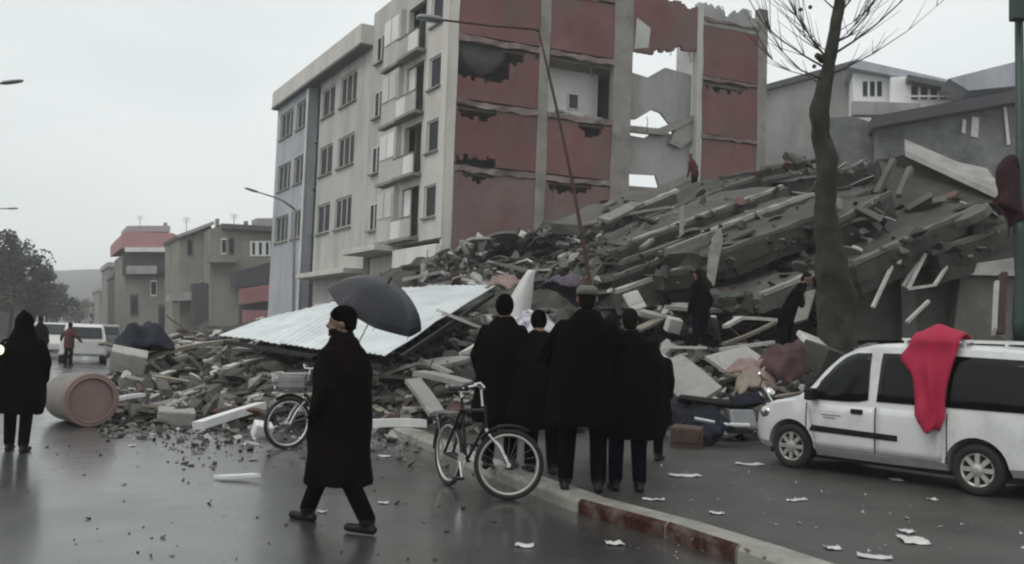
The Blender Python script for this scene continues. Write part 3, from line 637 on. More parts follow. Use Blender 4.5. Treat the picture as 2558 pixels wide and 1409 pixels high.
# ================================================================== THE RUBBLE
# control points of the heap surface (photo pixel, depth) -> height by inverse-distance weighting
CP = []
def cp(px, py, Y): p = at(px, py, Y); CP.append((p.x, p.y, p.z))
def cg(px, py, z=-0.25): p = gnd(px, py); CP.append((p.x, p.y, z))
for px in (230, 300, 400, 500, 620, 760, 900, 1050): cg(px, 1092)
for px, py in ((215, 1010), (230, 950), (250, 915), (262, 890), (268, 872)): cg(px, py)
for X, Y in ((-16, 30), (-19, 40), (-22, 50), (-12, 62), (-18, 70), (8, 62), (26, 60), (32, 40)): CP.append((X, Y, -0.3))
for px in (1100, 1250, 1400, 1550, 1650, 1750, 1850): cg(px, 1135, -0.1)
for X, Y in ((5.2, 12.3), (6.5, 11.8), (8, 11.2), (10, 10.5), (3.6, 13.2), (2, 13.2)): CP.append((X, Y, -0.2))
for a in ((330, 1010, 15.5), (330, 940, 20), (420, 985, 16.5), (420, 905, 23), (560, 985, 16.0), (560, 900, 19), (700, 985, 15.6), (700, 915, 17.5), (840, 990, 15.2), (840, 920, 17.0),
          (980, 985, 15.0), (980, 925, 16.6), (1120, 1000, 14.6), (1120, 900, 17.2), (1250, 960, 15), (1400, 960, 15), (1550, 1010, 14.2), (1550, 930, 16.5),
          (420, 865, 32), (560, 850, 28), (700, 850, 24), (840, 825, 24), (980, 800, 24), (1120, 790, 22), (1250, 780, 20.5), (1400, 800, 19.5),
          (560, 815, 44), (700, 800, 44), (860, 770, 42), (980, 735, 32), (1120, 705, 28), (1250, 680, 27), (1400, 690, 26), (1100, 640, 36), (1250, 590, 39), (1400, 545, 40), (1330, 640, 32),
          (1500, 620, 31), (1500, 530, 40), (1600, 510, 38), (1735, 462, 41), (1650, 600, 30), (1600, 700, 24), (1650, 850, 19), (1650, 960, 16.2), (1750, 845, 23.5), (1750, 720, 25), (1800, 1000, 15.2), (1900, 1010, 14.6),
          (1850, 620, 28), (1850, 470, 37), (1900, 420, 40), (1900, 860, 20), (1960, 860, 21), (2000, 700, 24), (2000, 420, 36), (2100, 960, 15.5), (2100, 860, 19), (2150, 830, 21), (2100, 600, 28), (2120, 420, 36),
          (2250, 840, 20), (2400, 850, 18.5), (2550, 860, 17.5), (2250, 560, 29), (2250, 420, 35), (2400, 560, 29), (2400, 430, 35), (2540, 620, 26), (2540, 500, 32), (2640, 600, 30), (2640, 860, 18), (2150, 760, 24), (2350, 760, 23)): cp(*a)
CPA = np.array(CP)
def heap_raw(X, Y):
    X, Y = np.asarray(X, float), np.asarray(Y, float)
    d2 = (X[..., None] - CPA[:, 0]) ** 2 + ((Y[..., None] - CPA[:, 1]) * 0.75) ** 2 + 0.12
    w = d2 ** -1.7
    return (w * CPA[:, 2]).sum(-1) / w.sum(-1)
def heap(x, y): return float(heap_raw(np.array([x]), np.array([y]))[0])
GX, GY = np.arange(-20, 31, 0.28), np.arange(12.0, 58, 0.28)
gx, gy = np.meshgrid(GX, GY)
gz = np.concatenate([heap_raw(gx[i:i + 20], gy[i:i + 20]) for i in range(0, len(GY), 20)])
mv = []
for j in range(len(GY)):
    for i in range(len(GX)):
        x, y, z = gx[j, i], gy[j, i], gz[j, i]
        k = min(1.0, max(0.0, (z + 0.1) / 0.8))
        n1 = noise.noise(Vector((x * 0.55, y * 0.55, 1.3))); n2 = noise.noise(Vector((x * 1.7, y * 1.7, 5.1)))
        n3 = noise.cell(Vector((x * 1.1 + n1 * 2, y * 1.1, 0.3)))
        if x / y > 0.10 and y > 19: z -= 0.75 * min(1.0, (x / y - 0.10) / 0.04) * min(1.0, (y - 19) / 2)
        mv.append((x + 0.09 * n2, y + 0.09 * n1, z + k * (0.22 * n1 + 0.16 * n2 + 0.22 * (n3 - 0.5)) - 0.12))
mf = []
W_ = len(GX)
for j in range(len(GY) - 1):
    for i in range(W_ - 1):
        a = j * W_ + i
        if mv[a][0] / mv[a][1] < -0.435: continue
        if max(mv[a][2], mv[a + 1][2], mv[a + W_][2], mv[a + W_ + 1][2]) > -0.12: mf.append((a, a + 1, a + W_ + 1, a + W_))
mound = MB().add(mv, mf).build('rubble_mound', dirt_m, recalc=False)
tag(mound, 'mound of crushed grey dust and fine rubble under the wreckage', 'rubble', kind='stuff')
# surface sampler that follows the built mound
mound_z = np.array([p[2] for p in mv]).reshape(len(GY), W_)
def surf(x, y):
    i = (x - GX[0]) / 0.28; j = (y - GY[0]) / 0.28
    i0, j0 = int(max(0, min(W_ - 2, i))), int(max(0, min(len(GY) - 2, j)))
    return max(0.0, float(mound_z[j0, i0] * 0.25 + mound_z[j0, i0 + 1] * 0.25 + mound_z[j0 + 1, i0] * 0.25 + mound_z[j0 + 1, i0 + 1] * 0.25))
def on_heap(px, py, ya=12.5, yb=50):
    """first point where the ray through a pixel meets the heap or the pavement"""
    y = ya
    while y < yb:
        p = at(px, py, y); s = surf(p.x, p.y)
        if p.z <= max(s, 0.0): return Vector((p.x, p.y, max(s, 0.0)))
        y += 0.08
    return None

# ---- shared rough pieces
def chunk_mesh(name, dims, mt, n=11, seed=0):
    rnd = random.Random(seed); bm = bmesh.new()
    for _ in range(n):
        v = Vector((rnd.uniform(-1, 1), rnd.uniform(-1, 1), rnd.uniform(-1, 1)))
        m = max(abs(v.x), abs(v.y), abs(v.z)); v /= m ** 0.8 if m > 0 else 1
        bm.verts.new((v.x * dims[0] / 2, v.y * dims[1] / 2, v.z * dims[2] / 2))
    r = bmesh.ops.convex_hull(bm, input=bm.verts)
    bmesh.ops.delete(bm, geom=list({e for e in r['geom_unused'] + r['geom_interior'] if isinstance(e, bmesh.types.BMVert)}), context='VERTS')
    me = bpy.data.meshes.new(name); bm.to_mesh(me); bm.free(); me.materials.append(mt); return me
def shard_mesh(name, L, W, T, mt, seed, jag=0.18):
    """a broken flat plate with a ragged outline"""
    rnd = random.Random(seed); n = 10; out = []
    for i in range(n):
        a = 6.28318 * i / n; c, s = math.cos(a), math.sin(a)
        k = max(abs(c), abs(s)); r = 1 / k * (1 - rnd.uniform(0, jag) * (1.6 if abs(c) > 0.6 else 0.6))
        out.append((c * r * L / 2, s * r * W / 2))
    m = MB(); rings = [[(x, y, -T / 2) for x, y in out], [(x * 0.985, y * 0.97, T / 2) for x, y in out]]
    return m.loft(rings).mesh(name, mt)
def plank_mesh(name, L, W, T, mt, seed):
    rnd = random.Random(seed); K = 5; rings = []; bow = rnd.uniform(-0.02, 0.02)
    for i in range(K + 1):
        x = -L / 2 + L * i / K; z = bow * math.sin(math.pi * i / K) * L
        e = rnd.uniform(0, 0.06) if i in (0, K) else 0
        rings.append([(x + e, -W / 2, z - T / 2), (x - e, W / 2, z - T / 2), (x - e, W / 2, z + T / 2), (x + e, -W / 2, z + T / 2)])
    return MB().loft(rings).mesh(name, mt)

# ---- big fallen floor slabs: front top edge runs between two points, the plate goes back from it
def slab(name, label, a, b, Ya, Yb, back, thick, rise=0.25, mt=conc_d, jag=0.22, cat='slab', seed=0, drop=0.0, group=None, lip=0.0):
    rnd = random.Random(seed * 7 + 3)
    A, B = at(*a, Ya), at(*b, Yb); root = (A + B) / 2
    L = (B - A).length; u = (B - A) / L
    hb = Vector((-u.y, u.x, 0)); hb = hb.normalized() * (1 if hb.y > 0 else -1)
    wv = (hb + Vector((0, 0, rise))).normalized(); nv = u.cross(wv); nv = nv if nv.z > 0 else -nv
    nL = max(8, int(L / 0.35)); nW = 5; m = MB(); rings = []
    for i in range(nL + 1):
        t = i / nL; e0 = rnd.uniform(-jag, jag) * 0.35; top = []; bot = []
        endj = rnd.uniform(-0.02, 0.02)
        for j in range(nW + 1):
            s = j / nW; ed = rnd.uniform(-jag, jag) * (0.8 if i in (0, nL) else 0.0)
            p = (A - root) + u * (L * t + ed) + wv * (back * s + (e0 * 0.5 if j == 0 else e0 * 2 if j == nW else 0))
            p += nv * (0.014 * rnd.uniform(-1, 1) - drop * math.sin(math.pi * t) + 0.05 * noise.noise(Vector((L * t * 0.8, back * s, seed))))
            top.append(p); bot.append(p - nv * thick * (1 + rnd.uniform(-0.07, 0.07)) + wv * (0.03 * rnd.uniform(-1, 1)))
        rings.append(top + bot[::-1])
    m.loft(rings)
    o = m.build(name, mt)
    o.location = root; tag(o, label, cat, group, 'thing')
    if lip:      # down-stand beam along the front edge
        q = MB(); rg = []
        for i in range(nL + 1):
            p = (A - root) + u * (L * (0.02 + 0.96 * i / nL)) - nv * thick * 0.96 + wv * 0.06; r = lambda: rnd.uniform(-0.03, 0.03)
            rg.append([p, p + wv * (0.3 + r()), p + wv * (0.3 + r()) - nv * (lip + r()), p - nv * (lip + r()) + wv * r()])
        q.loft(rg).build('edge_beam', mt, o)
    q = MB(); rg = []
    for i in range(nL + 1):        # added raised strip, its paler concrete gives the slab a lit top edge
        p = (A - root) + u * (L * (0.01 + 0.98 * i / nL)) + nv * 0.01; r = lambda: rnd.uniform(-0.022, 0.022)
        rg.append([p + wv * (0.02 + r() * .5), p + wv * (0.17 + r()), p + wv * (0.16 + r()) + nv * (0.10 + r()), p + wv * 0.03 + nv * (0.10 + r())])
    q.loft(rg).build('lit_edge_strip', conc_l if mt is conc else conc, o)
    return o
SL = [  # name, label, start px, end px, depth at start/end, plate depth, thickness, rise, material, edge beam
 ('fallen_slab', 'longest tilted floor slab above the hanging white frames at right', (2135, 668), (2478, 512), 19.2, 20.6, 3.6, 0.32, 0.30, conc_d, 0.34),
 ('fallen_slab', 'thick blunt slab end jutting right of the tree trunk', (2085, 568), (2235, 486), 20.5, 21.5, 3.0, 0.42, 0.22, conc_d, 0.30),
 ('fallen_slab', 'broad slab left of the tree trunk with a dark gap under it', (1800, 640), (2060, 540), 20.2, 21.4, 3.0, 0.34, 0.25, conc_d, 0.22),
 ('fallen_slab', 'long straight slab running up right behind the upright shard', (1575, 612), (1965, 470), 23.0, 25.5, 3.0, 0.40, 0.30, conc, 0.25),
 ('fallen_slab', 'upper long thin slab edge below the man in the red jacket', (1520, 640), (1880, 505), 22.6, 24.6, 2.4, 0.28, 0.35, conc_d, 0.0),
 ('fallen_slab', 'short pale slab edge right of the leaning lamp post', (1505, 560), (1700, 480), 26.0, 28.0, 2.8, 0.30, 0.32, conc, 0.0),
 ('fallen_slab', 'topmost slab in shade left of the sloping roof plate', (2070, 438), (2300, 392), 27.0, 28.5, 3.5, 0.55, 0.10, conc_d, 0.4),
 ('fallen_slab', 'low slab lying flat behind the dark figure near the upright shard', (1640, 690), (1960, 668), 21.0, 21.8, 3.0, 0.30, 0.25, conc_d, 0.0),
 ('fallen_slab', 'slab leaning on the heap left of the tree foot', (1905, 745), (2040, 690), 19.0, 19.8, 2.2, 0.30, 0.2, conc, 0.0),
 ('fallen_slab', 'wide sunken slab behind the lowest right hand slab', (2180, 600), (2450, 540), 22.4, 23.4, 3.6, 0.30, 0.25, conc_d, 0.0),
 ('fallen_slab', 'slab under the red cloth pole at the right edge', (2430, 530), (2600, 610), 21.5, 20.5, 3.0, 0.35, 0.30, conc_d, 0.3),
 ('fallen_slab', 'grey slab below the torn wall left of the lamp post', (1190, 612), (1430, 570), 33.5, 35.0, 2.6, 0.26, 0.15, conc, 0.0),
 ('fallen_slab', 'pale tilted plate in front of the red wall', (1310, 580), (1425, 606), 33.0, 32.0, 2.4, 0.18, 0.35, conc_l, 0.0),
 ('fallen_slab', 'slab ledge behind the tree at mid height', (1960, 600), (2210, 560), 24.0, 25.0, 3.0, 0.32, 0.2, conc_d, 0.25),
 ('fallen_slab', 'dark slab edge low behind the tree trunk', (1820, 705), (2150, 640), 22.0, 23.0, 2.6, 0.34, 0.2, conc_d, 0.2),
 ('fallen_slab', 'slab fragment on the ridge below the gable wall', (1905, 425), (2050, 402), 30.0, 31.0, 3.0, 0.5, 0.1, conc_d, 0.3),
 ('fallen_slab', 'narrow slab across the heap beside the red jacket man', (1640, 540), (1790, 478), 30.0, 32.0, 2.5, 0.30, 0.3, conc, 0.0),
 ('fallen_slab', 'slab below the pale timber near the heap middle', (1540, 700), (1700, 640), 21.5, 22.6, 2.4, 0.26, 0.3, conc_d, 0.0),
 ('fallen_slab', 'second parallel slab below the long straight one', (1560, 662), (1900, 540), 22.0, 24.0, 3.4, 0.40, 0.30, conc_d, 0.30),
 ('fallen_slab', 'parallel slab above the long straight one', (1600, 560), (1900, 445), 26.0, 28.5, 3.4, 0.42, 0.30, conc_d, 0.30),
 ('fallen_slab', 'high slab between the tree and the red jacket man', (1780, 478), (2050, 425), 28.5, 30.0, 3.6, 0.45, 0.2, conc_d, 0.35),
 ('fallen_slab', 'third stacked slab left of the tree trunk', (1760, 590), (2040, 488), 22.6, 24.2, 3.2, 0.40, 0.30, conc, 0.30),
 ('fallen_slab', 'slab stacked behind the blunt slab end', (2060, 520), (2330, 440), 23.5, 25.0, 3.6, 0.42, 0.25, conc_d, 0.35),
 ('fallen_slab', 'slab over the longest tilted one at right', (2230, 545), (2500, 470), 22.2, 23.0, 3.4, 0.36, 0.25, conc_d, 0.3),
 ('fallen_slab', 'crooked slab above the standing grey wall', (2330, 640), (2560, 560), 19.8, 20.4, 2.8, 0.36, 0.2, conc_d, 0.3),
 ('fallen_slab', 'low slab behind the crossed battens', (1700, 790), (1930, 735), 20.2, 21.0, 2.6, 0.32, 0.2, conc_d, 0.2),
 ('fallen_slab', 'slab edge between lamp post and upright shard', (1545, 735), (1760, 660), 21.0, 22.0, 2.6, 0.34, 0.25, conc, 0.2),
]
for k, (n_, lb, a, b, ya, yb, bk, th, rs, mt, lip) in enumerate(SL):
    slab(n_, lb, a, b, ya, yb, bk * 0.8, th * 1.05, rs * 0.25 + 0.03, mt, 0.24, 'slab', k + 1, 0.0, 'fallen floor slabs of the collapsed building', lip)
# sloping roof plate at the top right, pale upper face, shade of the gable side put into darker concrete
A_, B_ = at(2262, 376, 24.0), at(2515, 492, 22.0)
rp_ = empty('roof_plate', A_, 0, 'pale sloping roof plate with a side coloured dark for shade at the heap top right', 'roof slab')
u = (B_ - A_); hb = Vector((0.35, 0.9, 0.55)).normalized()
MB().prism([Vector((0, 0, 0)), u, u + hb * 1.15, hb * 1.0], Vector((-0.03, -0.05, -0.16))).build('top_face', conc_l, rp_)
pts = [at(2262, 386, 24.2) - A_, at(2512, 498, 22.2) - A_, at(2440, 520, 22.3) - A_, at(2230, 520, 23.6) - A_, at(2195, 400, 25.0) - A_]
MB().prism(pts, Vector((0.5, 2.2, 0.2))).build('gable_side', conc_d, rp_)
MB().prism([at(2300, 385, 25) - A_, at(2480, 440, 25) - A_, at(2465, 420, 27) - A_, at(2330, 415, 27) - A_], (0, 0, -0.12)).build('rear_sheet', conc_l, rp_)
for a, b, lb in (((2232, 400, 23.4), (2190, 485, 22.8), 'left of two leaning concrete posts under the sloping roof plate'), ((2275, 420, 23.2), (2245, 490, 22.8), 'right of two leaning concrete posts under the sloping roof plate')):
    tag(MB().bar(at(*a), at(*b), 0.14, 0.14).build('concrete_post', conc), lb, 'post', 'posts under the roof plate')
# standing piece of ground-floor wall under the lowest slab, with a frame bent out of it
gw = px_root('standing_wall', 2290, 20.8, 'standing grey ground floor wall under the lowest right slab', 'wall'); gw['kind'] = 'thing'
px_part('wall', [(2130, 850), (2470, 850), (2470, 640), (2380, 642), (2150, 690), (2130, 700)], 20.8, 0.35, conc, gw, Vector((0, 1, 0)))
px_part('pier', [(2255, 850), (2290, 850), (2285, 690), (2250, 692)], 20.5, 0.28, conc, gw, Vector((0, 1, 0)))
px_part('upper_panel', [(2395, 664), (2560, 640), (2560, 690), (2400, 686)], 20.2, 0.3, conc_l, gw, Vector((0, 1, 0)))
px_part('stained_panel', [(2380, 850), (2560, 850), (2560, 692), (2400, 688)], 20.4, 0.3, conc, gw, Vector((0, 1, 0)))
# bent white window frames hanging from the slab
def px_bars(name, label, cat, segs, w, mt, group=None):
    r0 = at(*segs[0][0]); o = empty(name, r0, 0, label, cat, group)
    for a, b in segs: MB().bar(at(*a) - r0, at(*b) - r0, w, w).build('bar', mt, o)
    return o
px_bars('window_frame', 'bent white U shaped window frame hanging under the right slab', 'frame', [((2312, 634, 20.0), (2268, 722, 19.7)), ((2268, 722, 19.7), (2335, 712, 19.7)), ((2335, 712, 19.7), (2394, 620, 20.3)), ((2298, 645, 20.05), (2256, 716, 19.75))], 0.06, pale_w)
px_bars('frame_bar', 'single white frame bar left of the hanging U frame', 'frame', [((2232, 655, 19.65), (2180, 768, 19.3))], 0.065, pale_w)
px_bars('frame_bar', 'thin pale bar leaning low right of the tree', 'frame', [((2320, 752, 18.6), (2265, 805, 18.2))], 0.06, pale_w)

# ---- the corrugated roof sheet lying over the debris
SA, SC_, SD_ = at(545, 836, 20.5), at(1240, 714, 23.5), at(962, 896, 15.6)
SN = (SC_ - SA).cross(SD_ - SA).normalized(); SN = SN if SN.z > 0 else -SN
def on_sheet(px, py, up=0.0): r = ray(px, py); return CAM + r * ((SA - CAM).dot(SN) / r.dot(SN)) + SN * up
rs_ = empty('roof_sheet', SA, 0, 'large pale corrugated metal roof sheet lying slanted over debris', 'roof sheet')
def sheet(quad, n, rows, amp, name, up):
    a, b, c, d = [on_sheet(*p, up) for p in quad]; V = []
    for j in range(rows + 1):
        t = j / rows
        for i in range(n + 1):
            s = i / n; p = (a.lerp(b, s)).lerp(d.lerp(c, s), t); z = amp * (1 if i % 6 in (1, 2) else 0)
            V.append(p + SN * (z + 0.07 * noise.noise(Vector((p.x * .5, p.y * .5, 4))) + 0.012 * noise.noise(Vector((p.x * 2.5, p.y * 2.5, up)))) - SA)
    Fq = [(j * (n + 1) + i, j * (n + 1) + i + 1, (j + 1) * (n + 1) + i + 1, (j + 1) * (n + 1) + i) for j in range(rows) for i in range(n)]
    o = MB().add(V, Fq).build(name, [sheet_m, sheet_under], rs_, recalc=False)
    if o.data.polygons[0].normal.z < 0: o.data.flip_normals()
    md = o.modifiers.new('solid', 'SOLIDIFY'); md.thickness = 0.012; md.offset = -1; md.material_offset = 1
    return o
# ribs run from lower left to upper right, so each quad is (low edge start, low edge end, high edge end, high edge start)
sheet(((545, 836), (700, 860), (905, 735), (690, 786)), 60, 10, 0.016, 'left_sheet', 0.0)
sheet(((698, 860), (840, 880), (1075, 717), (900, 734)), 60, 12, 0.016, 'middle_sheet', 0.03)
sheet(((838, 879), (962, 897), (1240, 714), (1070, 716)), 60, 14, 0.016, 'right_sheet', 0.06)
m = MB()
for a, b in (((560, 843), (955, 903)), ((620, 825), (1010, 862)), ((1000, 880), (1232, 726))): m.bar(on_sheet(*a, -0.10) - SA, on_sheet(*b, -0.10) - SA, 0.06, 0.09)
m.build('purlin', black, rs_)

# placement on top of everything laid so far
from mathutils.bvhtree import BVHTree
bpy.context.view_layer.update()
bv, bf = [], []
for o in [mound] + [q for q in COL.objects if q.type == 'MESH' and (q.name.startswith('fallen_slab') or (q.parent and q.parent.name.startswith('fallen_slab')))]:
    k0 = len(bv); M_ = o.matrix_world
    if o.parent: M_ = o.parent.matrix_world @ o.matrix_basis
    bv += [M_ @ v.co for v in o.data.vertices]; bf += [tuple(i + k0 for i in p.vertices) for p in o.data.polygons]
HEAP = BVHTree.FromPolygons(bv, bf)
def on_heap(px, py, ya=12.5, yb=50):
    r = ray(px, py).normalized(); h = HEAP.ray_cast(CAM, r)
    return h[0] if h[0] is not None and h[0].z > 0 and h[0].y < 52 else None

drift = mat('grey_driftwood', (0.17, 0.165, 0.145), (0.26, 0.255, 0.23), 3, 0.8, vary=0.15, dark=(0.09, 0.085, 0.075), dscale=2, damt=0.6)
# ---- named pieces of wreckage
def px_plank(name, label, a, b, w, t, mt, cat='plank', ya=None, yb=None, lift=0.05, group=None, twist=0.0):
    pa = at(*a, ya) if ya else on_heap(*a) or gnd(*a); pb = at(*b, yb) if yb else on_heap(*b) or gnd(*b)
    pa = pa + Vector((0, 0, lift)); pb = pb + Vector((0, 0, lift)); c = (pa + pb) / 2; L = (pb - pa).length
    me = plank_mesh(name, L, w, t, mt, int(a[0])); o = link(name, me)
    x = (pb - pa).normalized(); y = Vector((0, 0, 1)).cross(x).normalized(); z = x.cross(y)
    M = Matrix(((x.x, y.x, z.x, c.x), (x.y, y.y, z.y, c.y), (x.z, y.z, z.z, c.z), (0, 0, 0, 1)))
    o.matrix_world = M @ Matrix.Rotation(twist, 4, 'X'); tag(o, label, cat, group); return o
px_plank('loose_plank', 'long white beam lying at the debris edge left of the bicycle', (494, 1072), (652, 1022), 0.16, 0.12, white_p, ya=13.8, yb=14.8)
px_plank('loose_plank', 'white flat strip lying alone on the wet road', (545, 1196), (640, 1191), 0.10, 0.03, white_p, ya=9.5, yb=9.55, lift=0.02)
px_plank('loose_plank', 'white pipe lying level between the coat man and the bicycle', (930, 1066), (1062, 1066), 0.13, 0.12, white_p, ya=14.2, yb=14.2)
px_plank('loose_plank', 'white slat sticking out right of the fallen barrel', (288, 1006), (356, 994), 0.10, 0.06, white_p, ya=14.6, yb=14.9)
px_plank('loose_plank', 'pale plank in the debris above the long white beam', (565, 938), (662, 914), 0.16, 0.06, pale_w, lift=0.15)
px_plank('loose_plank', 'short pale plank end in the debris left of centre', (380, 968), (432, 946), 0.16, 0.10, pale_w, lift=0.15)
px_plank('loose_plank', 'long low plank sloping through the left debris', (330, 925), (585, 870), 0.22, 0.10, wood, lift=0.22)
px_plank('loose_plank', 'grey plank sloping below the dark blue tarp', (340, 885), (440, 850), 0.25, 0.10, wood, lift=0.25)
px_plank('loose_plank', 'board under the left corner of the metal sheet', (470, 862), (545, 840), 0.30, 0.05, pale_w, lift=0.25)
px_plank('loose_plank', 'grey board standing tilted left of the parked bicycle', (1030, 958), (1090, 1042), 0.26, 0.06, conc_l, ya=13.6, yb=12.9)
px_plank('loose_plank', 'broken pale board lying behind the parked bicycle', (1045, 940), (1170, 968), 0.42, 0.08, conc_l, ya=14.8, yb=14.3)
px_plank('loose_plank', 'slim pale stick beside the left standing person', (1155, 890), (1192, 868), 0.09, 0.05, pale_w, ya=15.0, yb=15.2)
px_plank('loose_plank', 'wide grey panel slanting down right of the group of people', (1662, 915), (1765, 1005), 0.62, 0.07, conc_l, ya=15.0, yb=13.9, twist=0.5)
px_plank('loose_plank', 'bent pale panel lying above the pink furniture', (1785, 918), (1888, 892), 0.50, 0.07, conc_l, ya=16.4, yb=16.9, twist=0.5)
px_plank('loose_plank', 'thin pale batten crossing the right debris', (1800, 886), (1930, 868), 0.10, 0.06, pale_w, ya=17.2, yb=17.6, lift=0.1)
px_plank('loose_plank', 'dark batten leaning up to the right debris', (1810, 872), (1935, 818), 0.10, 0.06, wood, ya=17.8, yb=18.8, lift=0.1)
px_plank('loose_plank', 'upper pale batten in the right debris', (1840, 806), (1940, 812), 0.12, 0.07, pale_w, ya=19.0, yb=19.3, lift=0.1)
px_plank('loose_plank', 'lower left batten of the right debris', (1812, 828), (1850, 806), 0.12, 0.07, pale_w, ya=18.6, yb=19.0, lift=0.1)
px_plank('loose_plank', 'olive plank lying left of the crossed battens', (1655, 880), (1760, 882), 0.10, 0.05, pale_w, ya=17.2, yb=17.4, lift=0.1)
px_plank('loose_plank', 'pale pipe sloping over the slabs left of the upright shard', (1668, 632), (1775, 590), 0.14, 0.12, drift, ya=20.8, yb=22.0)
px_plank('loose_plank', 'thin white post standing on the slabs below the red jacket man', (1703, 520), (1702, 595), 0.10, 0.08, drift, ya=22.5, yb=22.3)
px_plank('loose_plank', 'pale bar bent over the slab at heap middle', (1604, 624), (1628, 604), 0.12, 0.08, drift, ya=21.5, yb=21.8)
px_plank('loose_plank', 'sharp pale timber pointing up right beside the lamp post', (1506, 556), (1588, 514), 0.30, 0.10, drift, ya=24.0, yb=25.5, twist=0.4)
px_plank('loose_plank', 'white pole standing up behind the roof of the van', (2484, 838), (2490, 712), 0.05, 0.05, pale_w, ya=12.6, yb=12.6, cat='pole')
px_plank('rusty_post', 'dark red rusty post behind the white pole at right', (2500, 840), (2506, 690), 0.12, 0.12, rust, ya=17.5, yb=17.5, cat='post')
px_plank('loose_plank', 'grey broken panel stuck upright beside the tree foot', (2000, 810), (2022, 735), 0.22, 0.06, drift, ya=17.0, yb=17.4)
# upright white shard
pts = [(1765, 690), (1783, 716), (1797, 640), (1806, 600), (1799, 568), (1780, 590), (1770, 630)]
tag(MB().prism([at(x, y, 19.8 - 0.002 * (y - 640)) for x, y in pts], (0.05, 0.16, 0.02)).build('upright_shard', drift), 'tall pointed pale shard standing upright in the heap', 'shard')
# pile of white goods, boxes and rags
def rag(name, label, c, dims, mt, seed, cat='cloth', group=None, fold=0.35):
    rnd = random.Random(seed); n = 22; V = []; Fq = []
    for j in range(n + 1):
        for i in range(n + 1):
            u, v = i / n * 2 - 1, j / n * 2 - 1; r2 = (abs(u) ** 3 + abs(v) ** 3)
            x = u * dims[0] / 2 * (1 + 0.15 * noise.noise(Vector((v * 3, seed, 0)))); y = v * dims[1] / 2 * (1 + 0.15 * noise.noise(Vector((u * 3, seed, 9))))
            z = dims[2] * max(0, 1 - r2 * 0.75) * (0.75 + fold * noise.noise(Vector((u * 2.5, v * 2.5, seed)))) + 0.07 * dims[2] * noise.noise(Vector((u * 6, v * 6, seed * 2)))
            V.append((x, y, z))
    for j in range(n):
        for i in range(n): a = j * (n + 1) + i; Fq.append((a, a + 1, a + n + 2, a + n + 1))
    o = MB().add(V, Fq).build(name, mt, smooth=True, recalc=False); md = o.modifiers.new('solid', 'SOLIDIFY'); md.thickness = 0.02
    o.location = c; o.rotation_euler = (rnd.uniform(-0.2, 0.5), rnd.uniform(-0.3, 0.3), rnd.uniform(0, 6)); return tag(o, label, cat, group)
pattern = mat('patterned_white_cloth', (0.50, 0.49, 0.52), (0.62, 0.61, 0.63), 4, 0.9, dark=(0.03, 0.035, 0.08), dscale=5.0, damt=1.0)
cl_white = mat('white_cloth', (0.52, 0.51, 0.50), (0.62, 0.61, 0.60), 4, 0.9, bump=0.2)
cl_viol = mat('violet_cloth', (0.06, 0.045, 0.065), (0.10, 0.075, 0.105), 4, 0.9)
cl_navy = mat('navy_tarp', (0.006, 0.007, 0.014), (0.014, 0.016, 0.028), 3, 0.7, spec=0.2)
cl_ochre = mat('ochre_cloth', (0.20, 0.17, 0.135), (0.27, 0.23, 0.19), 4, 0.9)
rag('cloth_bundle', 'white bundle with dark blue pattern between the standing people', at(1335, 850, 15.8), (1.15, 0.8, 0.62), pattern, 5)
rag('cloth_bundle', 'violet bundle behind the man in the grey cap', at(1425, 738, 19.5), (1.3, 0.8, 0.5), cl_viol, 8)
rag('cloth_bundle', 'dusty pink bundle above the left standing person', at(1262, 718, 18.8), (0.7, 0.5, 0.32), cloth_pink, 11)
rag('cloth_bundle', 'maroon padded bundle in the debris above the van bonnet', at(1975, 930, 14.8), (1.5, 0.8, 0.6), cloth_mar, 14)
rag('cloth_bundle', 'dull pink cushion left of the maroon bundle', at(1885, 935, 14.6), (0.8, 0.5, 0.28), cloth_pink, 17)
rag('cloth_bundle', 'round beige cushion above the wrecked motorcycle', at(1878, 985, 14.0), (0.45, 0.4, 0.42), cl_ochre, 19)
rag('cloth_bundle', 'dark navy sheet spread left of the wrecked motorcycle', at(1730, 1052, 13.6), (1.2, 0.7, 0.35), cl_navy, 23)
rag('cloth_bundle', 'dark blue tarp heap at the far left end of the debris', at(360, 888, 22.5), (2.2, 1.4, 0.95), cl_navy, 29)
rag('cloth_bundle', 'mustard rag pile behind the person in navy trousers', at(1595, 905, 15.4), (0.7, 0.6, 0.4), cl_ochre, 31)
# tall twisted white curtain
m = MB(); rings = []
for k in range(13):
    t = k / 12; c = at(1290 + 38 * t ** 1.4, 800 - 125 * t, 17.2); w = 0.20 * (1 - 0.75 * t) + 0.02
    rings.append([(c.x + w * math.cos(a) * (1 + 0.35 * math.sin(4 * a + 3 * t)) , c.y + 0.10 * math.sin(a), c.z) for a in [6.28318 * i / 12 for i in range(12)]])
m.loft(rings)
tag(m.build('white_curtain', cl_white, smooth=True), 'twisted white curtain hanging from wreckage between the standing people', 'curtain')
def px_box(name, label, px, py, Y, dims, mt, rz=0.3, tilt=0.2, cat='box', group=None):
    o = MB().box((0, 0, 0), dims).build(name, mt, bevel=0.02); o.location = at(px, py, Y); o.rotation_euler = (tilt, tilt * 0.6, rz)
    m2 = MB().box((0, -dims[1] / 2 - 0.006, dims[2] * 0.12), (dims[0] * 0.86, 0.012, dims[2] * 0.6)).build('front_panel', mt, o)
    return tag(o, label, cat, group)
px_box('appliance', 'white appliance box in the debris below the dark figure', 1682, 812, 19.0, (0.30, 0.24, 0.30), pale_w, 0.2, 0.3)
px_box('appliance', 'white fallen cabinet right of the grey cap man', 1585, 752, 20.0, (0.40, 0.08, 0.44), pale_w, 0.5, -0.5)
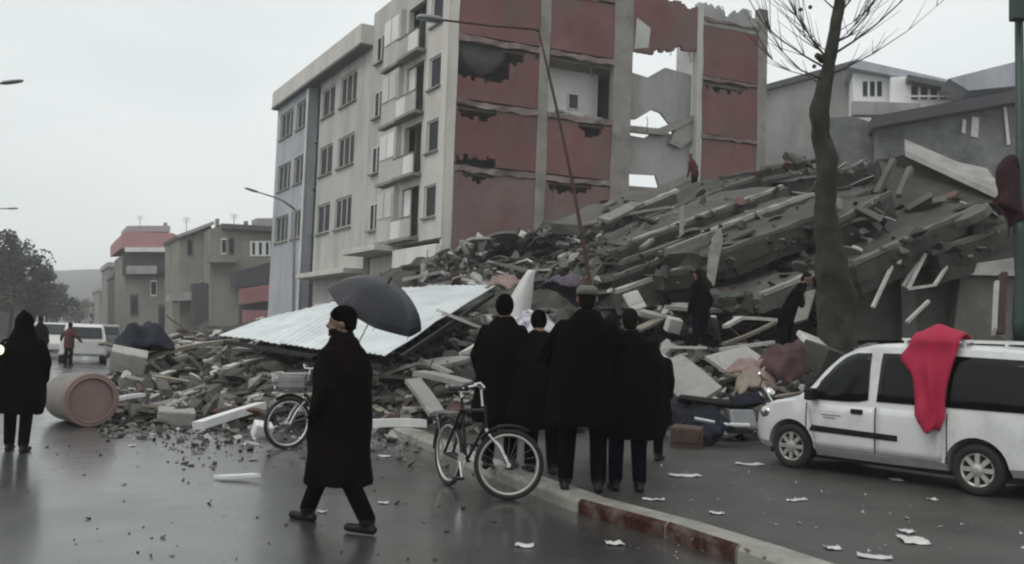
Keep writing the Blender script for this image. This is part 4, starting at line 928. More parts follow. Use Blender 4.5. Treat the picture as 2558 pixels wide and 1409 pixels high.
px_box('carton', 'brown carton at the debris foot left of the wrecked motorcycle', 1716, 1092, 12.9, (0.42, 0.35, 0.3), rust, -0.3, 0.05)
px_box('appliance', 'pale plastic crate in the debris right of the group', 1650, 905, 15.8, (0.4, 0.35, 0.25), pale_w, 0.7, 0.4)
px_box('broken_cabinet', 'flat pale cabinet side lying below the white appliance', 1640, 790, 20.6, (1.1, 0.6, 0.12), conc_l, 0.4, 0.25, 'cabinet')
px_box('broken_cabinet', 'pale bent panel near the tree foot above the van roof', 2060, 868, 15.4, (0.9, 0.5, 0.10), pale_w, 0.3, 0.5, 'cabinet')
px_box('broken_cabinet', 'grey drum shaped housing left of the van roof', 2055, 900, 14.6, (0.55, 0.5, 0.45), conc_d, 0.6, 0.3, 'cabinet')
px_box('carton', 'pale rubble block left of the long white beam', 440, 1045, 14.6, (0.55, 0.45, 0.28), conc_l, 0.4, 0.1)
px_box('carton', 'white torn carton right of the long white beam', 655, 1075, 13.3, (0.26, 0.22, 0.22), white_p, 0.5, 0.3)
px_box('carton', 'grey block in the debris edge by the tarp', 320, 900, 20.5, (0.75, 0.5, 0.45), conc_l, 0.4, 0.3)

# ---- countless-looking but countable wreck pieces: individuals for the large ones
KINDS = [
 ('concrete_chunk', [chunk_mesh('concrete_chunk', (0.50, 0.36, 0.26), mt_, 11, s_) for s_, mt_ in enumerate((conc, conc_d, conc, conc_l, conc_d, conc_d))],
  'concrete chunk', 'concrete chunk', 'concrete chunks of the rubble heap', 220),
 ('concrete_shard', [shard_mesh('concrete_shard', 1.25, 0.55, 0.06, mt_, s_, 0.3) for s_, mt_ in enumerate((conc, conc_l, conc_d, conc, conc_d, conc_l, conc_d, conc))],
  'flat concrete shard', 'panel piece', 'flat panel pieces of the rubble heap', 210),
 ('wood_plank', [plank_mesh('wood_plank', 1.5, 0.13, 0.045, mt_, s_) for s_, mt_ in enumerate((wood, pale_w, wood, conc_d, pale_w))],
  'splintered plank', 'plank', 'splintered planks of the rubble heap', 140),
 ('twisted_bar', None, 'twisted bar', 'metal bar', 'twisted bars of the rubble heap', 34),
]
KINDS.append(('slab_fragment', [shard_mesh('slab_fragment', 1.7, 1.0, 0.24, mt_, 40 + s_, 0.45) for s_, mt_ in enumerate((conc_d, conc_d, conc, conc_d, conc))], 'thick slab fragment', 'slab fragment', 'thick slab fragments of the heap', 7))
bars = []
for s_ in range(4):
    rnd = random.Random(s_ + 50); p = Vector((0, 0, 0)); P_ = [p]
    d = Vector((1, 0, 0.25))
    for _ in range(6): d = (d + Vector((rnd.uniform(-.5, .5), rnd.uniform(-.5, .5), rnd.uniform(-.35, .35)))).normalized(); p = p + d * 0.28; P_.append(p)
    bars.append(MB().tube([q * 0.6 for q in P_], 0.013, 5).mesh('twisted_bar', rust))
KINDS[3] = (KINDS[3][0], bars) + KINDS[3][2:]
# image regions where wreckage lies, with weights: near road debris, right debris, heap faces
ZONES = [((1500, 700), (2480, 430), 0.7, 'on the tilted slabs'), ((1180, 1085), (1640, 780), 2.2, 'behind the standing group'), ((1880, 1060), (2200, 870), 1.6, 'beside the van bonnet'),
         ((280, 1060), (720, 860), 2.7, 'between the drum and the coat man'), ((720, 1060), (1180, 860), 2.5, 'between the coat man and the parked bicycle'),
         ((1560, 1100), (1900, 760), 2.6, 'in the debris right of the group'), ((1060, 720), (1500, 590), 2.2, 'on the heap below the red wall'),
         ((1480, 760), (1780, 480), 0.15, 'on the slabs right of the lamp post'), ((1780, 760), (2060, 480), 0.12, 'on the slabs left of the tree'),
         ((2060, 860), (2540, 760), 0.9, 'behind the van roof'), ((1880, 440), (2540, 400), 0.3, 'on the ridge below the grey buildings'),
         ((2060, 640), (2540, 420), 0.10, 'on the slabs right of the tree'), ((250, 900), (560, 830), 1.0, 'around the dark blue tarp'), ((640, 860), (1240, 800), 0.8, 'under the metal roof sheet')]
ZW = [z[2] for z in ZONES]
LASTZ = ['']
SLABZ = [((1480, 760), (1790, 500), 1, 'right of the lamp post'), ((1790, 760), (2060, 430), 1, 'left of the tree'), ((2060, 640), (2300, 420), 1, 'just right of the tree'), ((2300, 640), (2540, 480), .7, 'above the standing grey wall')]
def zone_point(rnd, zs=None):
    for _ in range(30):
        (x0, y0), (x1, y1), _w, ph = rnd.choices(zs or ZONES, [z[2] for z in zs] if zs else ZW)[0]
        p = on_heap(rnd.uniform(x0, x1), rnd.uniform(min(y0, y1), max(y0, y1)))
        if p is not None and p.z > 0.03: LASTZ[0] = ph; return p
    return None
TONE = {'concrete_wet': 'dark grey', 'concrete': 'grey', 'concrete_wet': 'dark grey', 'concrete_pale': 'pale', 'weathered_wood': 'brown', 'pale_painted_wood': 'pale', 'rusty_metal': 'rusty'}
rnd = random.Random(21)
for nm, meshes, lb, ct, gp, cnt in KINDS:
    ZW[0] = 0.12
    for k in range(cnt):
        p = zone_point(rnd, SLABZ if nm == 'slab_fragment' else None)
        if p is None: continue
        s = rnd.uniform(0.45, 1.25) * (0.55 + p.y / 38.0)
        me_ = rnd.choice(meshes); o = link(nm, me_)
        tag(o, ('%s %s %s %s' % ('big' if s > 1.0 else 'small' if s < 0.72 else 'middling', TONE[me_.materials[0].name], lb, LASTZ[0])), ct, gp)
        o.location = p + Vector((0, 0, 0.05 * s)); o.scale = (s * rnd.uniform(0.8, 1.3), s * rnd.uniform(0.7, 1.1), s * rnd.uniform(0.8, 1.2))
        tl = 1.5 if nm == 'concrete_chunk' else 0.55 if nm == 'slab_fragment' else 0.36
        if nm == 'slab_fragment': s *= 0.62; o.scale = (s, s * rnd.uniform(.7, 1.1), s)
        o.rotation_euler = (rnd.uniform(-tl, tl), rnd.uniform(-tl, tl), rnd.uniform(0, 6.28))
ZW[0] = 0.32
# small fragments strewn over the heap: one mass
templ = [chunk_mesh('fragment', (1, 0.75, 0.55), conc, 8, 90 + k) for k in range(6)] + [shard_mesh('fragment', 1.6, 0.8, 0.16, conc, 70 + k) for k in range(4)]
TV = [np.array([v.co for v in t.vertices]) for t in templ]; TF = [[tuple(p.vertices) for p in t.polygons] for t in templ]
def scatter(name, label, cnt, sampler, smin, smax, mats_, seed):
    rnd = random.Random(seed); V = []; Fc = []; MI = []; o = 0
    for _ in range(cnt):
        p = sampler(rnd)
        if p is None: continue
        t = rnd.randrange(len(templ)); s = smin * (smax / smin) ** (rnd.random() ** 1.7)
        s *= 0.6 + p.y / 40.0
        M = np.array(Matrix.Rotation(rnd.uniform(0, 6.28), 3, 'Z') @ Matrix.Rotation(rnd.uniform(-0.8, 0.8), 3, 'X') @ Matrix.Rotation(rnd.uniform(-0.8, 0.8), 3, 'Y')) * s
        q = TV[t] @ M.T + np.array([p.x, p.y, p.z + 0.12 * s])
        V.append(q); Fc += [tuple(i + o for i in f) for f in TF[t]]; MI += [rnd.randrange(len(mats_))] * len(TF[t]); o += len(q)
    me = bpy.data.meshes.new(name); me.from_pydata(np.concatenate(V).tolist(), [], Fc)
    for m_ in mats_: me.materials.append(m_)
    me.polygons.foreach_set('material_index', MI); me.update()
    ob = link(name, me); tag(ob, label, 'rubble', kind='stuff'); return ob
dk1 = mat('fragment_dark', (0.022, 0.021, 0.018), (0.045, 0.043, 0.038), 3, 0.8)
dk2 = mat('fragment_mid', (0.08, 0.079, 0.07), (0.15, 0.146, 0.13), 3, 0.85)
dk3 = mat('fragment_pale', (0.33, 0.325, 0.31), (0.44, 0.435, 0.42), 3, 0.8)
dk4 = mat('fragment_brick', (0.09, 0.05, 0.042), (0.14, 0.08, 0.066), 3, 0.85)
scatter('rubble_fragments', 'small broken fragments strewn all over the heap', 9000, zone_point, 0.07, 0.42, [dk1, dk2, dk1, dk1, dk3, dk2, dk1, dk2, dk4, dk1], 5)
def fringe(rnd):
    x = rnd.uniform(250, 1150); y = 1062 + abs(rnd.gauss(0, 1)) * 34 * (1.2 if x > 420 else 0.5)
    p = gnd(x, y); p.z = 0.0; return p
scatter('road_grit', 'thin scatter of stones and mud along the debris edge on the road', 900, fringe, 0.03, 0.14, [dk1, dk2, dk1, dk2, dk3], 6)
def thick_fringe(rnd):
    x = rnd.uniform(235, 1080); p = gnd(x, 1030 + abs(rnd.gauss(0, 1)) * 30); p.z = max(0.0, surf(p.x, p.y)); return p
scatter('road_rubble', 'broken lumps heaped along the debris edge by drum and bicycle', 420, thick_fringe, 0.08, 0.34, [dk1, dk2, dk1, dk2, dk3, dk1], 16)
def road_bits(rnd):
    x, y = rnd.uniform(60, 1250), 1110 + rnd.random() ** 1.6 * 290; p = gnd(x, y); return p if p.y > 5.8 else None
scatter('road_pebbles', 'sparse pebbles and crumbs on the wet road', 170, road_bits, 0.015, 0.075, [dk1, dk1, dk2], 8)
def pave_bits(rnd):
    x, y = rnd.uniform(1560, 2558), rnd.uniform(1135, 1400); p = gnd(x, y, 0.118)
    return p
scatter('pavement_crumbs', 'sparse crumbs and paper flecks on the pavement', 130, pave_bits, 0.012, 0.06, [dk2, dk3, dk3], 10)

# ================================================================== VEHICLES
def eval_mesh(o):
    dg = bpy.context.evaluated_depsgraph_get(); me = bpy.data.meshes.new_from_object(o.evaluated_get(dg)); return me
# ---- white van parked on the pavement; local x forward, y to its left, z up
wf, wr = gnd(1982, 1168, 0.118), gnd(2447, 1238, 0.118)     # where the near tyres touch the ground
hd = (wf - wr); hd.z = 0
VSC = hd.length / 2.58; hd.normalize(); WB = 2.58
wr = wr - Vector((-hd.y, hd.x, 0)) * (0.75 * VSC)
van = empty('white_van', wr, math.atan2(hd.y, hd.x), 'white panel van with tinted windows and a red cloth over its side', 'van')
van.scale = (VSC, VSC, VSC)
HW = 0.86
# stations along the length: x, floor, belt height, roof height, half width, roof inset
VS = [(-0.86, 0.42, 0.98, 1.60, 0.78, 0.16), (-0.80, 0.32, 1.00, 1.74, 0.84, 0.14), (-0.5, 0.27, 1.01, 1.78, HW, 0.13), (0.0, 0.25, 1.01, 1.80, HW, 0.13), (0.6, 0.24, 1.01, 1.81, HW, 0.13),
      (1.1, 0.23, 1.00, 1.81, HW, 0.13), (1.45, 0.23, 0.99, 1.79, HW, 0.13), (1.68, 0.23, 0.985, 1.74, HW, 0.14), (1.90, 0.23, 0.98, 1.64, HW, 0.16), (2.12, 0.23, 0.975, 1.46, HW, 0.17),
      (2.32, 0.23, 0.97, 1.24, HW, 0.16), (2.48, 0.23, 0.965, 1.075, 0.85, 0.12), (2.62, 0.23, 0.945, 1.01, 0.845, 0.10), (2.85, 0.24, 0.90, 0.965, 0.83, 0.10), (3.05, 0.25, 0.84, 0.90, 0.79, 0.12), (3.22, 0.27, 0.74, 0.79, 0.70, 0.14), (3.32, 0.32, 0.60, 0.64, 0.58, 0.14)]
k_ = 1.0
VS = [(x * k_, *r) for x, *r in VS]
rings = []
for x, zf, zb, zr, hw, ins in VS:
    half = [(0.0, zf), (hw * 0.86, zf), (hw * 0.985, zf + 0.10), (hw, zf + 0.26), (hw * 1.005, zb - 0.22), (hw * 0.985, zb), (hw - ins * 0.55, zb + (zr - zb) * 0.62), (hw - ins, zr - 0.055), (hw - ins - 0.10, zr - 0.012), (hw * 0.4, zr + 0.012)]
    ring = [(x, y, z) for y, z in half] + [(x, -y, z) for y, z in half[::-1][0:-1]]
    rings.append(ring)
tmp = MB().loft(rings).build('tmp', paint_w, smooth=True)
cuts = []
for xw in (0.0, WB):
    c = MB(); c.lathe([(0.385, -2), (0.385, 2)], 28, 0, Matrix.Translation((xw, 0, 0.31)) @ Matrix.Rotation(R(90), 4, 'X')); co = c.build('tmpcut', rubber)
    md = tmp.modifiers.new('b', 'BOOLEAN'); md.operation = 'DIFFERENCE'; md.object = co; md.solver = 'EXACT'; cuts.append(co)
me = eval_mesh(tmp)
for o in (tmp, *cuts): bpy.data.objects.remove(o)
body = link('body', me, van); me.name = 'body'
me.polygons.foreach_set('use_smooth', [True] * len(me.polygons))
try: me.set_sharp_from_angle(angle=R(35))
except Exception: pass
XS = [v[0] for v in VS]
def vy(x, z):        # half width of the body side at x, z
    def at_st(v):
        _, zf, zb, zr, hw, ins = v
        P_ = [(zf + 0.10, hw * 0.985), (zf + 0.26, hw), (zb - 0.22, hw * 1.005), (zb, hw * 0.985), (zb + (zr - zb) * 0.62, hw - ins * 0.55), (zr - 0.055, hw - ins)]
        return float(np.interp(z, [p[0] for p in P_], [p[1] for p in P_]))
    i = max(0, min(len(VS) - 2, int(np.searchsorted(XS, x)) - 1)); t = (x - XS[i]) / (XS[i + 1] - XS[i])
    return at_st(VS[i]) * (1 - t) + at_st(VS[i + 1]) * t
def side_patch(name, poly, mt, parent, off=0.006, s=1, n=10, smooth=True):
    """a curved patch lying on the van side; poly is given as top and bottom edges (x, z lists)"""
    top, bot = poly; m = MB(); V = []; Fq = []
    xa = lambda e, t: (float(np.interp(t, np.linspace(0, 1, len(e)), [p[0] for p in e])), float(np.interp(t, np.linspace(0, 1, len(e)), [p[1] for p in e])))
    for i in range(n + 1):
        (x0, z0), (x1, z1) = xa(top, i / n), xa(bot, i / n)
        for j in range(7):
            x, z = x0 + (x1 - x0) * j / 6, z0 + (z1 - z0) * j / 6; V.append((x, s * (vy(x, z) + off), z))
    for i in range(n):
        for j in range(6): a = i * 7 + j; Fq.append((a, a + 1, a + 8, a + 7))
    o = m.add(V, Fq).build(name, mt, parent, smooth=smooth)
    md = o.modifiers.new('s', 'SOLIDIFY'); md.thickness = 0.008; md.offset = 0; return o
for s in (1, -1):
    dr = side_patch('front_door', ([(1.30 * k_, 0.95), (2.30 * k_, 0.945)], [(1.30 * k_, 0.34), (2.18 * k_, 0.34)]), paint_w, van, 0.004, s)
    side_patch('door_window', ([(1.40 * k_, 1.665), (1.62 * k_, 1.66), (1.80 * k_, 1.59), (1.98 * k_, 1.44), (2.14 * k_, 1.26), (2.24 * k_, 1.08)], [(1.40 * k_, 1.04), (1.55 * k_, 1.01), (1.75 * k_, 1.00), (1.95 * k_, 1.00), (2.12 * k_, 1.00), (2.24 * k_, 1.02)]), glass_v, dr, 0.010, s, 16)
    m = MB(); m.box((1.55 * k_, s * (vy(1.55 * k_, 0.88) + 0.015), 0.88), (0.17, 0.035, 0.065)); m.build('handle', black, dr, bevel=0.01)
    sd_ = side_patch('sliding_door', ([(0.36 * k_, 0.955), (1.27 * k_, 0.955)], [(0.42 * k_, 0.34), (1.27 * k_, 0.34)]), paint_w, van, 0.004, s)
    side_patch('door_window', ([(0.48 * k_, 1.67), (1.24 * k_, 1.67)], [(0.48 * k_, 1.03), (1.28 * k_, 1.03)]), glass_v, sd_, 0.010, s)
    side_patch('rear_side_window', ([(-0.70 * k_, 1.64), (0.40 * k_, 1.67)], [(-0.74 * k_, 1.03), (0.40 * k_, 1.03)]), glass_v, van, 0.010, s)
    side_patch('rub_strip', ([(0.98 * k_, 0.62), (2.22 * k_, 0.645)], [(0.98 * k_, 0.545), (2.26 * k_, 0.565)]), black, van, 0.016, s)
    for x0, x1 in ((1.283, 1.297), (0.345, 0.357), (2.31, 2.322)):
        side_patch('panel_gap', ([(x0 * k_, 0.95), (x1 * k_, 0.95)], [(x0 * k_, 0.34), (x1 * k_, 0.34)]), black, van, 0.0045, s, 2)
    m = MB(); m.box((2.19 * k_, s * 0.95, 1.07), (0.13, 0.17, 0.17)); m.bar((2.2 * k_, s * 0.84, 1.02), (2.2 * k_, s * 0.93, 1.03), 0.05, 0.05); m.build('mirror', black, van, bevel=0.03)
    m = MB(); m.ball((3.02 * k_, s * 0.68, 0.75), (0.16, 0.14, 0.12)); m.build('headlight', chrome, van, smooth=True)
    m = MB(); m.bar((-0.55 * k_, s * 0.62, 1.855), (1.05 * k_, s * 0.62, 1.865), 0.035, 0.03)
    for x in (-0.5, 0.25, 1.0): m.bar((x * k_, s * 0.62, 1.79), (x * k_, s * 0.62, 1.855), 0.05, 0.03, up=(1, 0, 0))
    m.build('roof_rail', frame_w, van)
# worn lettering patch on the front door: too faint to read, kept as three short grey strokes
m = MB()
for zz, x0, x1 in ((0.800, 1.78, 2.08), (0.765, 1.86, 2.04)): m.box(((x0 + x1) / 2 * k_, vy(1.9 * k_, zz) + 0.011, zz), ((x1 - x0) * k_, 0.003, 0.014))
m.build('faded_lettering', metal_g, van)
V = [(2.47 * k_, -0.66, 1.06), (2.47 * k_, 0.66, 1.06), (1.74 * k_, 0.60, 1.70), (1.74 * k_, -0.60, 1.70)]
m = MB(); n_ = 8
m.prism([Vector(p) for p in V], Vector((0.03, 0, 0.035))); m.build('windscreen', glass_v, van)
m = MB(); m.box((3.27 * k_, 0, 0.42), (0.10, 1.1, 0.22)); m.build('bumper', paint_w, van, bevel=0.04)
m = MB(); m.box((1.2 * k_, 0, 0.22), (3.6, 1.4, 0.08)); m.build('underbody', black, van)
def wheel(parent, c, r, w, spokes=8, s=1, rimmat=rim_m):
    W = empty('wheel', (0, 0, 0)); W.parent = parent; W.location = c
    M = Matrix.Rotation(R(90), 4, 'X')
    MB().lathe([(r * 0.66, -w / 2), (r * 0.93, -w / 2), (r, -w * 0.36), (r, w * 0.36), (r * 0.93, w / 2), (r * 0.66, w / 2), (r * 0.60, 0)], 32, 0, M, True).build('tyre', rubber, W, smooth=True)
    m = MB(); m.lathe([(r * 0.665, -w * 0.45), (r * 0.665, w * 0.45), (r * 0.60, w * 0.42), (r * 0.58, -w * 0.4)], 32, 0, M, True)
    for k in range(spokes):
        a = 6.28318 * k / spokes; f = w * 0.40 * s
        m.bar((math.cos(a) * 0.05, f, math.sin(a) * 0.05), (math.cos(a) * r * 0.62, f, math.sin(a) * r * 0.62), 0.055, 0.03, up=(0, 1, 0))
    m.lathe([(0.07, -0.02), (0.07, 0.03), (0.03, 0.04)], 14, 0, Matrix.Translation((0, w * 0.40 * s, 0)) @ Matrix.Rotation(R(-90 * s), 4, 'X')); m.build('rim', rimmat, W)
    MB().lathe([(r * 0.57, -0.03 - .02 * s), (r * 0.57, 0.0 - .02 * s)], 24, 0, M).build('brake_disc', black, W)
    return W
for xw in (0, WB):
    for s in (1, -1): wheel(van, (xw, s * (HW - 0.13), 0.31), 0.31, 0.19, 8, s)
# ---- red cloth draped over the roof rail and down the van's side
m = MB(); nV, nU = 34, 14; V = []; Fq = []
for j in range(nV + 1):
    t = j / nV
    for i in range(nU + 1):
        u = i / nU
        if t < 0.22: q = t / 0.22; yb, zb_ = 0.30 + 0.40 * q, 1.83 + 0.13 * math.sin(q * 2.4); 
        else: q = (t - 0.22) / 0.78; zb_ = 1.885 - 1.16 * q; yb = None
        xc = 0.56 - 0.03 * t; wd = (0.29 - 0.09 * t + 0.03 * math.sin(6 * t)) * (1 - 0.45 * max(0, t - 0.88) / 0.12)
        x = (xc + (u - 0.5) * 2 * wd * (1 + 0.10 * math.sin(7 * t + 2 * u))) + max(0, u - 0.6) * 0.45 * math.exp(-((t - 0.40) / 0.10) ** 2)
        if yb is None: yb = max(vy(x, min(1.75, max(0.4, zb_))), 0.735 if q < 0.1 else 0) + 0.035
        f = 0.022 * math.sin(u * 13 + 3.5 * t + 2 * noise.noise(Vector((u, t * 3, 5)))) + 0.05 * noise.noise(Vector((u * 3, t * 4, 2))) + 0.09 * math.sin(math.pi * u)
        V.append((x, yb + (f if t > 0.2 else 0) + 0.02, zb_ + (0.03 * math.sin(u * 9) if t > 0.95 else 0) + (f * 0.8 if t <= 0.2 else 0)))
for j in range(nV):
    for i in range(nU): a = j * (nU + 1) + i; Fq.append((a, a + 1, a + nU + 2, a + nU + 1))
o = m.add(V, Fq).build('red_cloth', cloth_red, smooth=True); md = o.modifiers.new('s', 'SOLIDIFY'); md.thickness = 0.012
o.matrix_world = Matrix.Translation(wr) @ Matrix.Rotation(math.atan2(hd.y, hd.x), 4, 'Z') @ Matrix.Scale(VSC, 4)
tag(o, 'crimson cloth draped over the roof rail and side of the white van', 'cloth')
# ---- cars in the street at far left
def far_car(name, label, px, Y, rz, mt, lit=False):
    p = at(px, 850, Y); c = empty(name, (p.x, p.y, 0), rz, label, 'car', 'cars queued in the far street'); rg = []
    for x, zb, zt, hw, ins in ((-2.0, 0.35, 0.85, 0.72, 0.06), (-1.9, 0.3, 0.98, 0.82, 0.06), (-1.55, 0.28, 1.42, 0.84, 0.18), (-0.4, 0.28, 1.50, 0.85, 0.2), (0.35, 0.28, 1.45, 0.85, 0.2), (0.95, 0.28, 1.0, 0.85, 0.1), (1.75, 0.3, 0.86, 0.8, 0.08), (2.0, 0.36, 0.62, 0.68, 0.08)):
        rg.append([(x, -hw, zb), (x, hw, zb), (x, hw, 0.72 if zt > 0.75 else zt - 0.05), (x, hw - ins, zt), (x, -hw + ins, zt), (x, -hw, 0.72 if zt > 0.75 else zt - 0.05)])
    MB().loft(rg).build('body', mt, c, bevel=0.04)
    MB().prism([Vector((-1.97, -0.62, 0.98)), Vector((-1.97, 0.62, 0.98)), Vector((-1.66, 0.58, 1.36)), Vector((-1.66, -0.58, 1.36))], (-0.03, 0, 0.02)).build('rear_window', glass_d, c)
    MB().prism([Vector((0.98, -0.66, 1.0)), Vector((0.98, 0.66, 1.0)), Vector((0.42, 0.6, 1.41)), Vector((0.42, -0.6, 1.41))], (0.03, 0, 0.03)).build('windscreen', glass_d, c)
    for s in (1, -1):
        MB().prism([Vector((-1.4, s * 0.842, 0.9)), Vector((0.6, s * 0.842, 0.9)), Vector((0.25, s * 0.69, 1.38)), Vector((-1.3, s * 0.69, 1.36))], (0, s * 0.015, 0.005)).build('side_window', glass_d, c)
        MB().box((-2.0, s * 0.6, 0.78), (0.06, 0.2, 0.14)).build('tail_light', rust, c)
        MB().box((1.97, s * 0.55, 0.62), (0.08, 0.24, 0.14)).build('headlight', emis('head_lamp', (1, 0.93, 0.8), 6.0) if lit else chrome, c)
        for x in (-1.25, 1.3): wheel(c, (x, s * 0.76, 0.3), 0.3, 0.18, 5, s)
    return c
car_w = mat('white_far_car', (0.55, 0.545, 0.53), (0.62, 0.615, 0.60), 2, 0.4, coat=0.3)
far_car('parked_car', 'white car seen from behind in the far street', 208, 37, R(116), car_w)
far_car('parked_car', 'white car facing us behind the hooded person', 126, 41, R(-62), car_w, True)
far_car('parked_car', 'farther white car behind the two white ones', 166, 50, R(116), car_w)
far_car('parked_car', 'dark car beyond the grey car in the haze', 236, 66, R(116), mat('dark_far_car', (0.04, 0.04, 0.045), (0.06, 0.06, 0.065), 2, 0.4))
far_car('parked_car', 'grey car farther off beside the debris', 262, 52, R(116), mat('grey_far_car', (0.16, 0.16, 0.16), (0.2, 0.2, 0.2), 2, 0.4))

# ---- bicycles
def bike_wheel(parent, c, r=0.335, steer=0.0, spokes=20, rimm=chrome, tyre_side=None):
    W = empty('wheel', (0, 0, 0)); W.parent = parent; W.location = c; W.rotation_euler = (0, 0, steer)
    ring = lambda rr, n=40: [(rr * math.cos(6.28318 * i / n), 0, rr * math.sin(6.28318 * i / n)) for i in range(n)]
    MB().tube(ring(r - 0.02), 0.023, 8, closed=True).build('tyre', rubber, W, smooth=True)
    MB().tube(ring(r - 0.052), 0.016, 6, closed=True).build('rim', rimm, W, smooth=True)
    m = MB()
    for k in range(spokes):
        a = 6.28318 * k / spokes; m.tube([(0.02 * math.cos(a + 0.9), 0.02 * (1 if k % 2 else -1), 0.02 * math.sin(a + 0.9)), ((r - 0.06) * math.cos(a), 0, (r - 0.06) * math.sin(a))], 0.0022, 4)
    m.build('spokes', metal_g, W)
    MB().lathe([(0.025, -0.05), (0.025, 0.05)], 12, 0, Matrix.Rotation(R(90), 4, 'X')).build('hub', chrome, W)
    return W
def bicycle(name, label, rear, head, steer, basket=False, rimm=chrome, fm=black):
    """rear wheel stands at rear; head = heading angle; local x forward"""
    b = empty(name, rear, head, label, 'bicycle'); L = 1.06
    bike_wheel(b, (0, 0, 0.335), rimm=rimm)
    T = [((0, 0.05, .335), (0.42, 0.03, .30)), ((0, -.05, .335), (0.42, -.03, .30)), ((0, .05, .335), (0.30, .02, .80)), ((0, -.05, .335), (0.30, -.02, .80)), ((0.42, 0, .30), (0.26, 0, .92)), ((0.42, 0, .30), (0.83, 0, .72)), ((0.29, 0, .80), (0.80, 0, .84)), ((0.84, 0, .68), (0.79, 0, .90))]
    m = MB()
    for p, q in T: m.tube([p, q], 0.016, 8)
    m.build('frame', fm, b)
    MB().tube([(0.26, 0, .90), (0.25, 0, .98)], 0.013, 8).build('seat_post', chrome, b)
    m = MB(); m.loft([[(0.10, -.09, .98), (0.10, .09, .98), (0.10, .08, 1.03), (0.10, -.08, 1.03)], [(0.22, -.07, .985), (0.22, .07, .985), (0.22, .06, 1.035), (0.22, -.06, 1.035)], [(0.38, -.02, 1.0), (0.38, .02, 1.0), (0.38, .018, 1.03), (0.38, -.018, 1.03)]]); m.build('saddle', black, b, smooth=True)
    st = Matrix.Translation((0.83, 0, 0)) @ Matrix.Rotation(steer, 4, 'Z') @ Matrix.Translation((-0.83, 0, 0))
    fw_ = st @ Vector((L, 0, 0.335))
    bike_wheel(b, fw_, steer=steer, rimm=rimm)
    m = MB()
    for s in (1, -1): m.tube([st @ Vector((0.86, s * .05, .62)), st @ Vector((0.97, s * .055, .50)), st @ Vector((L, s * .055, .335))], 0.012, 7)
    m.tube([st @ Vector((0.84, -.05, .66)), st @ Vector((0.84, .05, .66))], 0.018, 8); m.build('fork', chrome, b)
    m = MB(); m.tube([st @ Vector((0.79, 0, .88)), st @ Vector((0.77, 0, 1.04))], 0.014, 8)
    m.tube([st @ Vector(p) for p in ((0.62, -.30, 1.06), (0.74, -.24, 1.09), (0.80, -.1, 1.05), (0.80, .1, 1.05), (0.74, .24, 1.09), (0.62, .30, 1.06))], 0.012, 8); m.build('handlebar', chrome, b)
    for s in (1, -1): MB().tube([st @ Vector((0.67, s * .275, 1.075)), st @ Vector((0.56, s * .31, 1.045))], 0.018, 8).build('grip', rubber, b)
    m = MB(); m.lathe([(0.09, -.004), (0.09, .004)], 20, 0, Matrix.Translation((0.42, -0.05, .30)) @ Matrix.Rotation(R(90), 4, 'X')); m.tube([(0.42, -.07, .30), (0.50, -.08, .15)], 0.01, 6); m.tube([(0.42, .06, .30), (0.34, .07, .45)], 0.01, 6); m.build('crank', chrome, b)
    for p in ((0.50, -.12, .15), (0.34, .11, .45)): MB().box(p, (0.10, 0.09, 0.025)).build('pedal', rubber, b)
    for cx, c0, a0, a1 in ((0, 0.335, 60, 190), ):
        MB().tube([(0.365 * math.cos(R(a)), 0, 0.335 + 0.365 * math.sin(R(a))) for a in range(a0, a1, 10)], 0.022, 5).build('mudguard', fm, b)
    MB().tube([st @ Vector((L + 0.365 * math.cos(R(a)), 0, 0.335 + 0.365 * math.sin(R(a)))) for a in range(60, 150, 10)], 0.022, 5).build('mudguard', fm, b)
    m = MB()
    for s in (-1, 1): m.tube([(-0.28, s * .07, .74), (0.2, s * .06, .76)], 0.008, 5); m.tube([(0, s * .06, .34), (-0.2, s * .07, .74)], 0.007, 5)
    for x in (-0.25, -0.1, 0.05): m.tube([(x, -.07, .745), (x, .07, .745)], 0.006, 5)
    m.build('carrier', metal_g, b)
    if basket:
        m = MB(); cx = 1.04
        for z in (0.74, 0.82, 0.90, 0.98): m.tube([st @ Vector(p) for p in ((cx - .14, -.17, z), (cx + .16, -.19, z), (cx + .16, .19, z), (cx - .14, .17, z))], 0.006, 4, closed=True)
        for i in range(7):
            y = -0.17 + 0.34 * i / 6; m.tube([st @ Vector((cx + .16, y, .74)), st @ Vector((cx + .16, y, .98))], 0.004, 4); m.tube([st @ Vector((cx - .14, y, .74)), st @ Vector((cx - .14, y, .98))], 0.004, 4); m.tube([st @ Vector((cx - .14, y, .74)), st @ Vector((cx + .16, y, .74))], 0.004, 4)
        m.build('basket', metal_g, b)
        q = MB(); q.box((0, 0, 0), (0.26, 0.30, 0.22), 0, st @ Matrix.Translation((cx, 0, 0.88))); q.build('bag', conc_l, b, bevel=0.05)
    return b
r_ = gnd(1118, 1212); f_ = gnd(1250, 1262)
hdg = math.atan2(f_.y - r_.y, f_.x - r_.x)
bicycle('parked_bicycle', 'bicycle with its pale front wheel turned sideways before the group', r_, hdg, -hdg + R(2) if False else R(58), rimm=rim_m)
r2 = gnd(860, 1090); 
bicycle('parked_bicycle', 'bicycle with a loaded basket half hidden behind the coat man', gnd(722, 1124) - Vector((-0.58, -0.815, 0)) * 1.06, math.atan2(-0.815, -0.58), R(-14), True)
